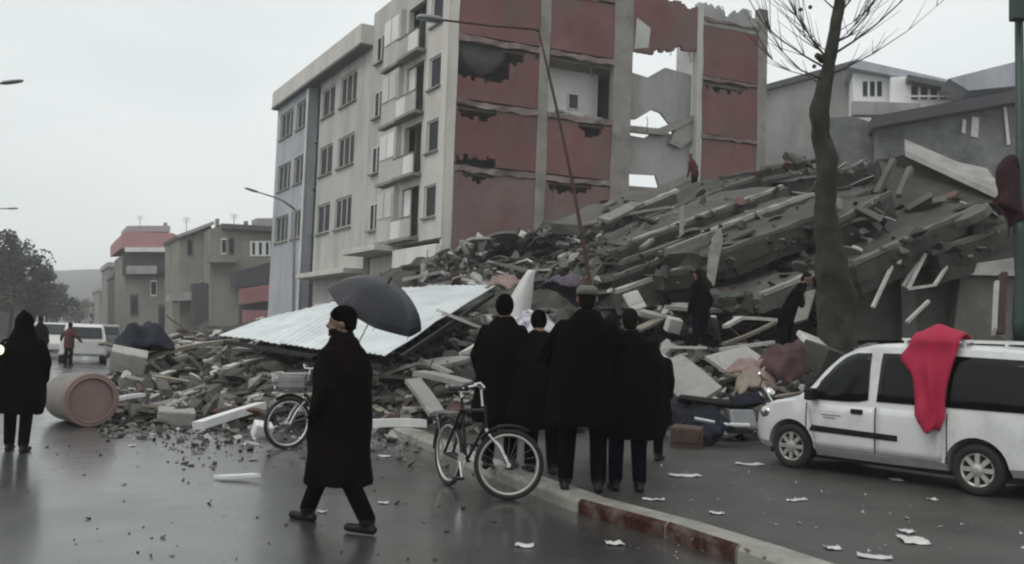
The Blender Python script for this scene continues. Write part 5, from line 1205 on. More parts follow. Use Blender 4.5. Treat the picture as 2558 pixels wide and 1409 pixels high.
# ---- wrecked motorcycle beside the van
mp_ = gnd(1770, 1112, 0.118)
mo = empty('wrecked_motorcycle', mp_, math.atan2(0.5, 1.0), 'dark wrecked motorcycle lying against the debris beside the van', 'motorcycle')
mo.rotation_euler = (R(-24), 0, R(12))
for x in (0.0, 1.22):
    W = empty('wheel'); W.parent = mo; W.location = (x, 0, 0.29)
    rg = lambda rr, n=30: [(rr * math.cos(6.28318 * i / n), 0, rr * math.sin(6.28318 * i / n)) for i in range(n)]
    MB().tube(rg(0.24), 0.05, 8, closed=True).build('tyre', rubber, W, smooth=True); MB().tube(rg(0.18), 0.02, 6, closed=True).build('rim', chrome, W, smooth=True)
    m = MB()
    for k in range(8): m.tube([(0, 0, 0), (0.18 * math.cos(k * .785), 0, 0.18 * math.sin(k * .785))], 0.012, 5)
    m.build('spokes', metal_g, W)
m = MB(); m.loft([[(0.45, -.10, .55), (0.45, .10, .55), (0.45, .08, .72), (0.45, -.08, .72)], [(0.70, -.14, .58), (0.70, .14, .58), (0.70, .11, .80), (0.70, -.11, .80)], [(0.92, -.09, .62), (0.92, .09, .62), (0.92, .06, .78), (0.92, -.06, .78)]]); m.build('tank', cl_navy, mo, bevel=0.03)
m = MB(); m.loft([[(-0.35, -.09, .66), (-0.35, .09, .66), (-0.35, .08, .74), (-0.35, -.08, .74)], [(0.1, -.12, .58), (0.1, .12, .58), (0.1, .11, .68), (0.1, -.11, .68)], [(0.46, -.08, .58), (0.46, .08, .58), (0.46, .07, .66), (0.46, -.07, .66)]]); m.build('seat', black, mo, bevel=0.02)
MB().box((0.55, 0, 0.36), (0.42, 0.26, 0.32)).build('engine', metal_g, mo, bevel=0.05)
MB().tube([(0.6, -.14, .25), (0.2, -.18, .24), (-0.25, -.18, .32)], 0.04, 8).build('exhaust', chrome, mo)
m = MB()
for s in (-1, 1): m.tube([(1.22, s * .08, .29), (0.98, s * .08, .86)], 0.024, 7)
m.build('fork', chrome, mo)
MB().tube([(0.80, -.36, .98), (0.92, -.2, .95), (0.96, 0, .90), (0.92, .2, .95), (0.80, .36, .98)], 0.014, 7).build('handlebar', chrome, mo)
MB().ball((1.10, 0, .80), (0.09, 0.10, 0.10)).build('headlight', chrome, mo, smooth=True)
m = MB(); m.tube([(0.1, 0, .56), (0.95, 0, .74)], 0.03, 7); m.tube([(0.3, 0, .30), (0.95, 0, .70)], 0.03, 7); m.tube([(0, .06, .29), (0.4, .06, .32)], 0.022, 6); m.tube([(0, -.06, .29), (0.15, -.06, .58)], 0.018, 6); m.build('frame', black, mo)
MB().tube([(0.32 * math.cos(R(a)), 0, 0.29 + 0.33 * math.sin(R(a))) for a in range(40, 190, 15)], 0.05, 5).build('mudguard', black, mo)

# ================================================================== STREET FURNITURE
def lamp(name, label, base, top, arm_end, r0=0.09, r1=0.05, mt=metal_g, head=(0.62, 0.22, 0.12), base_m=None):
    """base, top and arm_end are world points"""
    o = empty(name, base, 0, label, 'street lamp'); b = Vector((0, 0, 0)); t = top - base; a = arm_end - base
    K = 8; MB().tube([b.lerp(t, i / K) for i in range(K + 1)], [r0 + (r1 - r0) * i / K for i in range(K + 1)], 10).build('pole', mt, o, smooth=True)
    mid = t.lerp(a, 0.5) + Vector((0, 0, 0.12 * (a - t).length * 0.5))
    MB().tube([t - (t - b).normalized() * 0.05, t.lerp(mid, 0.6) + Vector((0, 0, 0.03)), mid, a], [r1, r1 * 0.85, r1 * 0.75, r1 * 0.65], 8).build('arm', mt, o, smooth=True)
    d = (a - mid).normalized(); m = MB(); y = d.cross(Vector((0, 0, 1))).normalized(); z = y.cross(d); rg = []
    for s, w, h in ((0, .35, .5), (0.15, .8, .9), (0.5, 1, 1), (0.85, .85, .8), (1, .3, .4)):
        c = a + d * head[0] * s; rg.append([c + (y * math.cos(q) * head[1] / 2 * w) + z * (math.sin(q) * head[2] / 2 * h) for q in [6.28318 * i / 10 for i in range(10)]])
    m.loft(rg).build('lamp_head', mt, o, smooth=True)
    MB().lathe([(0.2, 0), (0.2, 0.05), (0.12, 0.1)], 10).build('base_plate', mt, o)
    return o
b_ = at(738, 760, 42); b_.z = 0
lamp('street_lamp', 'thin grey street lamp in front of the grey block', b_, at(736, 520, 42), at(645, 480, 41.4))
b_ = at(-78, 870, 25); b_.z = 0
lamp('street_lamp', 'nearer street lamp head reaching in at the upper left edge', b_, at(-70, 225, 25), at(2, 208, 25))
b_ = at(-48, 850, 52); b_.z = 0
lamp('street_lamp', 'farther street lamp head reaching in at the left edge', b_, at(-46, 530, 52), at(18, 521, 52))
# rusty lamp post knocked askew in front of the torn building
LB, LT = at(1512, 700, 18.2), at(1346, 78, 17.2)
LB.z = surf(LB.x, LB.y) - 0.1
o = empty('leaning_lamp_post', LB, 0, 'rusty lamp post leaning over with its long arm across the red wall', 'street lamp')
K = 10; t = LT - LB
MB().tube([t * (i / K) + Vector((0.10 * math.sin(math.pi * i / K), 0, 0)) for i in range(K + 1)], [0.05 - 0.028 * i / K for i in range(K + 1)], 10).build('pole', rust, o, smooth=True)
e = at(1105, 50, 16.6) - LB
MB().tube([t, t.lerp(e, 0.05) + Vector((0, 0, 0.03)), t.lerp(e, 0.5), e], [0.024, 0.022, 0.022, 0.022], 8).build('arm', rust, o, smooth=True)
d = (e - t).normalized(); y = d.cross(Vector((0, 0, 1))).normalized(); z = y.cross(d); rg = []
for s, w, h in ((0, .4, .5), (0.12, .9, .9), (0.5, 1, 1), (0.88, .9, .85), (1, .4, .5)):
    c = e + d * (0.48 * s); rg.append([c + y * (math.cos(q) * 0.11 * w) + z * (math.sin(q) * 0.065 * h) for q in [6.28318 * i / 12 for i in range(12)]])
MB().loft(rg).build('lamp_head', metal_g, o, smooth=True)
m = MB(); rg = []
for i in range(9):
    f = i / 8; c = t * (0.02 + 0.26 * f); rr = 0.20 - 0.09 * f + 0.05 * math.sin(f * 17)
    rg.append([c + Vector((rr * math.cos(q) * (1 + 0.25 * noise.noise(Vector((q, f * 4, 1)))), rr * math.sin(q), 0.05 * math.sin(3 * q))) for q in [6.28318 * k / 12 for k in range(12)]])
MB().loft(rg).build('wrapped_cloth', cloth_mar, o, smooth=True)
# green pole at the right edge with a sign box and a red banner
pb = at(2556, 900, 13.5); pb.z = 0.1
gp = empty('green_pole', pb, 0, 'dark green pole at the right edge carrying a sign box and red cloth', 'pole')
green_m = mat('dark_green_paint', (0.012, 0.03, 0.024), (0.025, 0.05, 0.04), 4, 0.5)
pt = at(2545, -60, 13.5) - pb
MB().tube([(0, 0, 0), pt * 0.5, pt], [0.075, 0.065, 0.06], 10).build('shaft', green_m, gp, smooth=True)
q = at(2543, 20, 13.4) - pb
MB().box(q + Vector((-0.02, -0.05, 0.1)), (0.22, 0.16, 0.62)).build('sign_box', green_m, gp, bevel=0.02)
m = MB(); V = []; Fq = []
for j in range(15):
    for i in range(9):
        u, v = i / 8, j / 14; c = at(2562 - 80 * u * (0.45 + 0.45 * math.sin(2.6 * v + 0.3) + 0.12 * math.sin(13 * v)), 378 + 175 * v + 30 * u + 14 * math.sin(5 * u + 9 * v), 13.45)
        V.append(c - pb + Vector((0, 0.10 * math.sin(7 * u + 3 * v) , 0.02 * math.sin(9 * u))))
for j in range(14):
    for i in range(8): a = j * 9 + i; Fq.append((a, a + 1, a + 10, a + 9))
c_ = m.add(V, Fq).build('red_banner', mat('dark_maroon_flag', (0.018, 0.004, 0.006), (0.035, 0.008, 0.010), 3, 0.9), gp, smooth=True); md = c_.modifiers.new('s', 'SOLIDIFY'); md.thickness = 0.015
m = MB(); rg = []
for i in range(7):
    f = i / 6; c = at(2552, 860 - 330 * f, 13.5) - pb; rr = 0.11 + 0.02 * math.sin(9 * f)
    rg.append([c + Vector((rr * math.cos(k * .628), rr * math.sin(k * .628), 0)) for k in range(10)])
MB().loft(rg).build('pole_sleeve', green_m, gp, smooth=True)
# fallen round bin with a pink end
bc = at(226, 1008, 13.9); bc.z = 0.40
bn_ = empty('fallen_bin', (bc.x, bc.y, 0), 0, 'fallen grey drum with a dull pink round end at the road edge', 'drum')
ax = Vector((0.66, -0.75, 0.02)).normalized()          # the pink end looks at us
zq = ax.to_track_quat('Z', 'Y').to_matrix().to_4x4()
MM = Matrix.Translation((0, 0, 0.40)) @ zq
MB().lathe([(0.33, -1.15), (0.37, -1.10), (0.385, -0.6), (0.385, -0.12), (0.40, -0.10), (0.40, -0.04), (0.385, -0.02)], 32, 0, MM).build('barrel', mat('drum_grey', (0.12, 0.12, 0.105), (0.18, 0.175, 0.155), 3, 0.6, dark=(0.2, 0.1, 0.09), dscale=2, damt=0.6), bn_, smooth=True)
MB().lathe([(0.40, -0.018), (0.405, 0.03), (0.39, 0.05), (0.34, 0.052), (0.325, 0.02), (0.30, 0.016), (0.001, 0.022)], 36, 0, MM).build('end_cap', cloth_pink, bn_)
MB().lathe([(0.31, 0.035), (0.325, 0.06), (0.34, 0.062), (0.345, 0.05)], 36, 0, MM, True).build('rim_ring', cloth_pink, bn_, smooth=True)

# ================================================================== TREES
def limb(m, pts, rads, n=7): m.tube(pts, rads, n)
TY = 15.6
tr = gnd(2100, 1100); tb = at(2100, 1090, TY); tb.z = 0.05
tree = empty('bare_tree', tb, 0, 'bare tree with thick mottled trunk rising behind the van', 'tree')
tp = [(2100, 1100, 60), (2096, 960, 54), (2092, 860, 48), (2086, 760, 46), (2080, 670, 42), (2070, 600, 31), (2058, 520, 26), (2064, 450, 24), (2068, 400, 26), (2052, 340, 22), (2046, 285, 24), (2056, 225, 20), (2070, 160, 16), (2082, 90, 15), (2094, 30, 14), (2102, -40, 13), (2108, -110, 11)]
P_ = [at(x, y, TY) - tb for x, y, w in tp]; Rd = [w / F * TY for x, y, w in tp]
# dense, knobbly trunk
DP, DR = [], []
for i in range(len(P_) - 1):
    for s in range(4):
        f = s / 4; DP.append(P_[i].lerp(P_[i + 1], f)); DR.append(Rd[i] * (1 - f) + Rd[i + 1] * f)
DP.append(P_[-1]); DR.append(Rd[-1])
m = MB(); rings = []
for k, (p, r) in enumerate(zip(DP, DR)):
    rings.append([p + Vector((math.cos(q), math.sin(q), 0)) * r * (1 + 0.30 * noise.noise(Vector((math.cos(q) * 1.3, math.sin(q) * 1.3, k * 0.35))) + 0.10 * noise.noise(Vector((math.cos(q) * 5, math.sin(q) * 5, k * 0.5))) + 0.05 * noise.noise(Vector((math.cos(q) * 12, math.sin(q) * 12, k * 0.9)))) for q in [6.28318 * i / 30 for i in range(30)]])
m.loft(rings).build('trunk', bark, tree, smooth=True)
random.seed(44)
def branch(px_pts, r):
    P = [at(x, y, TY + dy) - tb for x, y, dy in px_pts]; m = MB(); K = len(P)
    m.tube(P, [r * (1 - 0.75 * i / (K - 1)) for i in range(K)], 6)
    rnd = random.Random(int(px_pts[0][1] * 7 + px_pts[1][0]))
    for _ in range(11):
        i = rnd.randrange(1, K); b = P[i]; d = (P[i] - P[i - 1]).normalized() + Vector((rnd.uniform(-.6, .6), rnd.uniform(-.5, .5), rnd.uniform(-.1, .7)))
        L = rnd.uniform(0.3, 0.8); m.tube([b, b + d * L * 0.5 + Vector((0, 0, 0.03)), b + d * L + Vector((0, 0, 0.10))], [0.008, 0.005, 0.003], 4)
    m.build('branch', bark, tree)
branch([(2068, 150, 0), (2030, 100, -0.2), (1990, 40, -0.4), (1960, -20, -0.5)], 0.022)
branch([(2062, 170, 0), (2010, 140, 0.2), (1960, 105, 0.5), (1915, 70, 0.7)], 0.020)
branch([(2058, 200, 0), (2000, 175, -0.3), (1955, 130, -0.5), (1925, 85, -0.6)], 0.018)
branch([(2056, 215, 0), (2020, 190, 0.2), (1975, 178, 0.4), (1930, 150, 0.5)], 0.014)
branch([(2078, 110, 0), (2120, 90, 0.3), (2165, 40, 0.5), (2200, -40, 0.6)], 0.024)
branch([(2075, 140, 0), (2130, 105, -0.2), (2190, 60, -0.4), (2250, 5, -0.5), (2290, -40, -0.6)], 0.022)
branch([(2066, 190, 0), (2120, 165, 0.3), (2180, 135, 0.5), (2270, 75, 0.6), (2340, 15, 0.7)], 0.016)
branch([(2086, 60, 0), (2110, 20, -0.2), (2150, -40, -0.3)], 0.018)
branch([(2092, 30, 0), (2060, 0, 0.2), (2020, -40, 0.3)], 0.018)
rt_ = random.Random(9)
for k in range(5):
    sx = rt_.choice((-1, 1)); y0 = rt_.uniform(-20, 190); x0 = float(np.interp(y0, [-40, 30, 90, 160, 225], [2102, 2094, 2082, 2070, 2056])); L = rt_.uniform(50, 150); dd = rt_.uniform(-.6, .6)
    branch([(x0, y0, 0), (x0 + sx * L * .35, y0 - L * .22, dd * .4), (x0 + sx * L * .7, y0 - L * .55, dd * .8), (x0 + sx * L, y0 - L * .95, dd)], rt_.uniform(0.006, 0.011))
m = MB(); m.tube([at(2056, 150, TY) - tb, at(2040, 138, TY - 0.1) - tb], [0.07, 0.05], 8); m.build('stub', bark, tree)
for x, y in ((2034, 166), (2000, 24), (2024, 18)): MB().ball(at(x, y, TY - 0.3) - tb, 0.035).build('seed_ball', bark, tree)
def far_tree(px, pyb, pyt, Y, wpx, label, seed):
    rnd = random.Random(seed); b = at(px, pyb, Y); b.z = 0; top = at(px, pyt, Y).z
    t = empty('street_tree', b, 0, label, 'tree', 'hazy trees on the left side of the street'); H = top; w = wpx / F * Y
    m = MB(); m.tube([(0, 0, 0), (0.1, 0, H * .3), (0, 0.1, H * .75)], [0.22, 0.16, 0.05], 8)
    for k in range(7):
        a = rnd.uniform(0, 6.28); z = H * rnd.uniform(.25, .6); m.tube([(0, 0, z), (math.cos(a) * w * .3, math.sin(a) * w * .3, z + H * .14), (math.cos(a) * w * .42, math.sin(a) * w * .42, z + H * .25)], [0.08, 0.05, 0.02], 5)
    m.build('trunk', bark, t)
    V = []; Fq = []; cl = [(Vector((rnd.gauss(0, w * .22), rnd.gauss(0, w * .22), H * rnd.uniform(.28, .93))), rnd.uniform(.12, .25) * w) for _ in range(26)]
    for _ in range(3600):
        c, r = rnd.choice(cl); d = Vector((rnd.gauss(0, 1), rnd.gauss(0, 1), rnd.gauss(0, .8))).normalized() * r * rnd.random() ** .4; p = c + d
        s = rnd.uniform(.10, .26); u = Vector((rnd.gauss(0, 1), rnd.gauss(0, 1), rnd.gauss(0, 1))).normalized(); v = u.orthogonal().normalized()
        n0 = len(V); V += [p - u * s, p + v * s * .5, p + u * s, p - v * s * .5]; Fq.append((n0, n0 + 1, n0 + 2, n0 + 3))
    MB().add(V, Fq).build('crown', leaf_d, t, recalc=False)
far_tree(22, 850, 575, 88, 150, 'largest dark hazy tree at the left edge before the block', 6)
far_tree(80, 850, 645, 105, 90, 'nearest hazy tree beside the dark corner block', 1)
far_tree(112, 845, 672, 128, 80, 'middle hazy tree with a ragged rounded crown', 2)
far_tree(140, 840, 705, 150, 70, 'faintest low tree at the street end', 3)
far_tree(188, 838, 745, 210, 60, 'pale tree clump in the mist at the end of the road', 4)
far_tree(246, 838, 752, 200, 34, 'small pale tree before the farthest house', 5)
# ---- papers
PL = ['long white paper strip on the pavement right of the group', 'long white paper strip on the pavement just before the front van wheel', 'white paper scrap on the road below the bicycle front wheel', 'white paper scrap on the road beside the red kerb',
      'thin paper strip on the pavement behind the red kerb', 'small paper scrap on the pavement between kerb and van', 'small paper scrap near the kerb at bottom right', 'lowest long paper strip at the bottom right',
      'largest crumpled paper on the pavement below the rear van wheel', 'small paper lying just above the largest crumpled paper', 'tiny paper scrap below the front van door', 'white paper scrap on the road right of the coat man',
      'small paper scrap on the road right of the coat hem', 'paper scrap in the shade under the van', 'tiny paper scrap left of the rear van wheel', 'pale paper at the debris edge before the brown carton', 'paper scrap lying under the van sill',
      'tiny paper scrap between the feet of the coat man', 'paper scrap on the road below the long white beam', 'tiny paper scrap on the road below the drum', 'thin paper scrap beside the tiny one below the front van door']
rnd = random.Random(77)
for k, (px, py, w, d, on) in enumerate(((1710, 1190, .42, .10, 1), (1872, 1161, .40, .10, 1), (1310, 1366, .17, .06, 0), (1535, 1360, .16, .08, 0), (1632, 1250, .25, .05, 1), (1790, 1284, .14, .06, 1), (2080, 1372, .13, .07, 1), (2185, 1395, .28, .05, 1),
        (2282, 1352, .24, .18, 1), (2265, 1330, .12, .09, 1), (1978, 1252, .12, .06, 1), (960, 1141, .20, .06, 0), (958, 1258, .12, .05, 0), (2250, 1160, .14, .08, 1), (2330, 1250, .10, .06, 1), (1700, 1100, .2, .1, 1), (2240, 1200, .16, .10, 1), (805, 1281, .10, .04, 0), (620, 1112, .18, .09, 0), (330, 1115, .10, .06, 0), (2000, 1250, .14, .05, 1))):
    p = gnd(px, py, 0.118 if on else 0.0); n = 6; V = []; Fq = []
    for j in range(n + 1):
        for i in range(n + 1):
            u, v = i / n - .5, j / n - .5
            V.append((u * w * 0.8 * (1 + .1 * noise.noise(Vector((v * 4, k, 0)))), v * d * 1.5, 0.006 + 0.018 * abs(noise.noise(Vector((u * 3, v * 3, k)))) + 0.03 * abs(u) * rnd.random()))
    for j in range(n):
        for i in range(n): a = j * (n + 1) + i; Fq.append((a, a + 1, a + n + 2, a + n + 1))
    o = MB().add(V, Fq).build('paper_scrap', paper_m, recalc=False, smooth=True); o.location = p; o.rotation_euler = (0, 0, rnd.uniform(-.25, .2))
    md = o.modifiers.new('s', 'SOLIDIFY'); md.thickness = 0.003
    tag(o, PL[k], 'paper', 'white paper scraps on the ground')

# ================================================================== PEOPLE
def remesh(mb, voxel, name, mats, smooth=2, paint=None, fold=0.0):
    o = mb.build('tmp', mats[0]); md = o.modifiers.new('r', 'REMESH'); md.mode = 'VOXEL'; md.voxel_size = voxel; md.use_smooth_shade = True
    ms = o.modifiers.new('s', 'SMOOTH'); ms.iterations = smooth; ms.factor = 0.5
    me = eval_mesh(o); bpy.data.objects.remove(o); me.name = name; me.materials.clear()
    for m in mats: me.materials.append(m)
    if paint:
        me.polygons.foreach_set('material_index', [paint(p.center) for p in me.polygons])
    if fold:
        sd_ = random.random() * 50
        me.update(); nrm = [v.normal.copy() for v in me.vertices]; out = []
        for v, nv_ in zip(me.vertices, nrm):
            c = v.co.copy(); f = noise.noise(Vector((c.x * 7 + sd_, c.y * 7, c.z * 2.2))) + 0.6 * noise.noise(Vector((c.x * 15, c.y * 15 + sd_, c.z * 6)))
            out += list(c + nv_ * (fold * f))
        me.vertices.foreach_set('co', out)
    me.polygons.foreach_set('use_smooth', [True] * len(me.polygons)); me.update(); return me
def ering(c, rx, ry, n=20, wav=0.0, k=5, ph=0.0):
    return [(c[0] + rx * math.cos(a) * (1 + wav * math.sin(k * a + ph)), c[1] + ry * math.sin(a) * (1 + wav * math.sin(k * a + ph)), c[2]) for a in [6.28318 * i / n for i in range(n)]]
def head_shape(m, c, yaw=0.0, s=1.0, nod=0.0):
    """head facing +y, c = head centre"""
    M = Matrix.Translation(c) @ Matrix.Rotation(yaw, 4, 'Z') @ Matrix.Rotation(nod, 4, 'X') @ Matrix.Scale(s, 4)
    m.ball((0, -0.005, 0.025), (0.077, 0.097, 0.098), 0, M); m.ball((0, 0.03, -0.05), (0.056, 0.066, 0.068), 0, M)
    m.capsule((0, 0.088, 0.015), (0, 0.108, -0.022), 0.010, 0.015, 8, 0, M)            # nose
    m.capsule((-0.03, 0.084, 0.035), (0.03, 0.084, 0.035), 0.012, 0.012, 8, 0, M)      # brow
    m.capsule((-0.018, 0.088, -0.055), (0.018, 0.088, -0.055), 0.009, 0.009, 8, 0, M)  # mouth
    m.ball((0, 0.082, -0.088), (0.024, 0.02, 0.02), 0, M)                               # chin
    for sx in (-1, 1): m.ball((sx * 0.079, -0.005, -0.008), (0.012, 0.026, 0.034), 0, M)
    return M
def hand_shape(m, wrist, dirv, palmn, s=1.0, curl=0.5):
    """palm with four unequal bent fingers and a thumb"""
    d = Vector(dirv).normalized(); n = Vector(palmn); n = (n - d * n.dot(d)).normalized(); w = d.cross(n); W = Vector(wrist)
    for k in range(4):
        off = w * ((k - 1.5) * 0.020 * s); m.capsule(W + d * 0.01 * s + off * 0.8, W + d * 0.085 * s + off, 0.014 * s, 0.013 * s, 8)
        L = (0.075, 0.085, 0.08, 0.062)[k] * s; p = W + d * 0.088 * s + off; dd = d.copy()
        for q in range(3):
            dd = (dd * math.cos(curl) + n * math.sin(curl)).normalized(); p2 = p + dd * L * (0.45, 0.32, 0.23)[q]; m.capsule(p, p2, (0.0098 - 0.001 * q) * s, (0.0090 - 0.001 * q) * s, 7); p = p2
    p = W + d * 0.03 * s - w * 0.032 * s; dd = (d * 0.7 - w * 0.6 + n * 0.35).normalized()
    for q in range(2): p2 = p + dd * 0.036 * s; m.capsule(p, p2, 0.0115 * s, 0.0095 * s, 7); p = p2; dd = (dd * 0.85 + d * 0.3 + n * 0.3).normalized()
def person(label, loc, face, H=1.74, hips=0.93, legs=None, lean=0.0, arms=None, coat=None, trousers=None, shoes=black, headwear=None, voxel=0.012, head_yaw=0.0, nod=0.0, girth=1.0, drop=0.0, hem=0.80, skirt=1.0, hair=True, collar=True, scarf=None, beard=False, tilt_head=0.0, gloves=False, group='people standing about the ruins'):
    """local: faces +y, feet at z = 0; legs/arms give knee, ankle / elbow, wrist positions for left (-x) and right (+x)"""
    k = H / 1.75; coat = coat or coat_b; trousers = trousers or coat_b
    root = empty('person', Vector(loc) - Vector((0, 0, 0.012)), face, label, 'person', group); root.scale = (k, k, k)
    legs = legs or [((-0.11, 0.01, 0.50), (-0.12, -0.02, 0.09)), ((0.11, 0.01, 0.50), (0.12, -0.02, 0.09))]
    arms = arms or [((-0.27, -0.02, 1.15), (-0.24, 0.08, 0.90)), ((0.27, -0.02, 1.15), (0.24, 0.08, 0.90))]
    hp = hips - drop
    tz = lambda z: Vector((0, lean * max(0, z - hp) , z - drop if z > hp else z))
    sh_z = 1.43
    # body: legs, shoes, trunk core, neck, head, hands in one continuous surface
    m = MB()
    for sx, (kn, an) in zip((-1, 1), legs):
        hipp = Vector((sx * 0.095, 0, hp)); kn, an = Vector(kn), Vector(an)
        m.capsule(hipp, kn, 0.098 * girth, 0.080, 12); m.capsule(kn, an + Vector((0, 0, 0.03)), 0.080, 0.068, 12)
        fd = Vector((0, 1, 0)) if len(an) == 3 else Vector((0, 1, 0))
        toe = an + Vector((sx * 0.015, 0.165, -0.045)); heel = an + Vector((0, -0.05, -0.045))
        if an.z > 0.14: toe = an + Vector((sx * 0.01, 0.13, -0.12)); heel = an + Vector((0, -0.055, 0.0))
        m.capsule(heel, toe, 0.040, 0.034, 10); m.capsule(toe - Vector((0, 0.05, 0)), toe, 0.036, 0.036, 10); m.capsule(an, (heel * 0.6 + toe * 0.4), 0.050, 0.038, 10)
    m.loft([ering(tz(z) + Vector((0, 0, 0)), rx * girth, ry * girth) for z, rx, ry in ((hips - 0.10, .14, .11), (hips, .165, .12), (1.08, .15, .11), (1.25, .17, .12), (1.40, .17, .105), (1.47, .09, .07))])
    nk, hc = tz(1.47), tz(1.635) + Vector((tilt_head, 0.025 + 0.0, 0))
    m.capsule(nk, hc - Vector((0, 0.02, 0.05)), 0.062, 0.058, 12)
    HM = head_shape(m, hc, head_yaw, 1.0, nod)
    for sx, (el, wr_) in zip((-1, 1), arms):
        s_ = tz(sh_z) + Vector((sx * 0.165, 0, -0.02)); m.capsule(s_, el, 0.05, 0.042, 10); m.capsule(el, wr_, 0.042, 0.030, 10)
        d = (Vector(wr_) - Vector(el)); hand_shape(m, wr_, d, Vector((-sx, 0.3, 0)), 1.0, 0.45)
    wrs = [Vector(a[1]) for a in arms]; zc = (tz(1.47)).z
    def paint(c):
        if c.z > zc - 0.02 and (c.z > zc + 0.05 or (c - Vector((nk.x, nk.y, c.z))).length < 0.08): return 0
        if c.z > zc - 0.02: return 1
        if not gloves and any((c - w).length < 0.22 and c.z > 0.35 for w in wrs) and (c - Vector((0, 0, c.z))).length > 0.14: return 0
        if min((c - Vector(l[1])).length for l in legs) < 0.20 and any(c.z < l[1][2] + 0.03 and (c - Vector(l[1])).length < 0.24 for l in legs): return 2
        return 1
    link('body', remesh(m, voxel, 'body', [skin, trousers, shoes], 2, paint), root)
    # coat: trunk shell, skirt to the hem, sleeves
    m = MB(); g = girth
    prof = [(hem, .20 * skirt, .165 * skirt), (hem + 0.02, .205 * skirt, .17 * skirt)]
    if hem < 0.7: prof += [(0.62, .215 * skirt, .175 * skirt)]
    prof += [(0.86, .215, .165), (0.98, .21, .16), (1.12, .205, .155), (1.26, .215, .155), (1.36, .215, .145), (1.43, .165, .12), (1.49, .105, .095), (1.525, .09, .085)]
    prof = [p for i, p in enumerate(prof) if p[0] >= hem]
    legc = [(Vector(l[0]) + Vector(l[1])) / 2 for l in legs]
    def sway(z):
        if z > hp: return tz(z)
        f = (hp - z) / max(0.05, hp - 0.3); mid = (legc[0] + legc[1]) / 2; return Vector((mid.x * f * 0.7, mid.y * f * 0.7, z))
    sp = (legs[0][1][1] - legs[1][1][1])
    m.loft([ering(sway(z) + Vector((0, 0, 0.0)), rx * ((g if z < 1.3 else 1 + (g - 1) * .45) if z > 0.8 else 1 + (g - 1) * .6), ry * (g if z > 0.8 else 1) + (abs(sp) * 0.16 * max(0, (0.86 - z) / 0.5) if hem < 0.7 else 0), 24, 0.045 if z < 1.2 else 0.0, 5, z * 3 + loc[0] * 5) for z, rx, ry in prof])
    for sx, (el, wr_) in zip((-1, 1), arms):
        s_ = tz(sh_z) + Vector((sx * 0.165 * (0.65 + g * 0.35), 0, -0.06)); m.capsule(s_, el, 0.076 * (0.5 + g * .5), 0.068, 12); m.capsule(el, Vector(el).lerp(Vector(wr_), 0.92), 0.066, 0.055, 12)
    if collar: m.loft([ering(tz(1.46), .115, .11), ering(tz(1.565 if gloves else 1.55), .080, .084)])
    link('coat', remesh(m, voxel, 'coat', [coat], 3, None, 0.016), root)
    # hair and headwear
    m = MB()
    if headwear in (None, 'cap', 'hood') or hair:
        m.ball((0, -0.022, 0.035), (0.083, 0.094, 0.102), 0, HM); m.ball((0, -0.05, -0.03), (0.07, 0.06, 0.07), 0, HM)
        link('hair', remesh(m, voxel, 'hair', [hair_m], 1), root)
    if beard:
        m = MB(); m.ball((0, 0.036, -0.062), (0.061, 0.064, 0.050), 0, HM); link('beard', remesh(m, voxel, 'beard', [hair_m], 1), root)
    if headwear == 'beanie':
        m = MB(); m.ball((0, -0.02, 0.062), (0.096, 0.112, 0.094), 0, HM); m.loft([ering((0, -0.055, -0.045), .078, .068), ering((0, -0.028, 0.03), .094, .105), ering((0, -0.018, 0.085), .096, .112)], 0, HM); link('beanie', remesh(m, voxel, 'beanie', [coat_b], 2), root)
    if headwear == 'cap':
        m = MB(); m.ball((0, 0.0, 0.07), (0.098, 0.128, 0.06), 0, HM); m.ball((0, 0.11, 0.05), (0.07, 0.06, 0.014), 0, HM); m.loft([ering((0, -0.01, 0.035), .092, .108), ering((0, -0.01, 0.075), .096, .114)], 0, HM); link('flat_cap', remesh(m, voxel, 'flat_cap', [cap_grey], 2), root)
    if headwear == 'hood':
        m = MB(); m.ball((0, -0.03, 0.02), (0.115, 0.13, 0.15), 0, HM); m.capsule((0, -0.06, 0.12), (0, -0.075, 0.17), 0.07, 0.028, 10, 0, HM); m.loft([ering(tz(1.40), .22, .16), ering(tz(1.50), .155, .135), ering(tz(1.60), .115, .12)]); link('hood', remesh(m, voxel, 'hood', [coat], 2), root)
    if headwear == 'scarf':
        m = MB(); m.ball((0, -0.02, 0.02), (0.095, 0.112, 0.125), 0, HM); m.loft([ering(tz(1.43), .13, .12), ering(tz(1.52), .085, .09)]); link('headscarf', remesh(m, voxel, 'headscarf', [scarf or coat_b], 2), root)
    return root
def facing(dx, dy): return math.atan2(dy, dx) - math.pi / 2

# man in the long coat walking left with an umbrella
mp = gnd(842, 1318)
man = person('man in a long black coat and beanie walking left under an umbrella', mp, facing(-0.90, 0.42), 1.74, voxel=0.0105, hem=0.36, skirt=1.05, girth=1.36, headwear='beanie', hair=True, beard=True, gloves=True, head_yaw=R(40), coat=coat_br,
    legs=[((-0.09, -0.10, 0.50), (-0.09, -0.34, 0.10)), ((0.09, 0.20, 0.51), (0.09, 0.36, 0.088))],
    arms=[((-0.30, -0.06, 1.14), (-0.27, 0.06, 0.92)), ((0.26, 0.10, 1.18), (0.14, 0.24, 1.30))], lean=0.04, group=None)
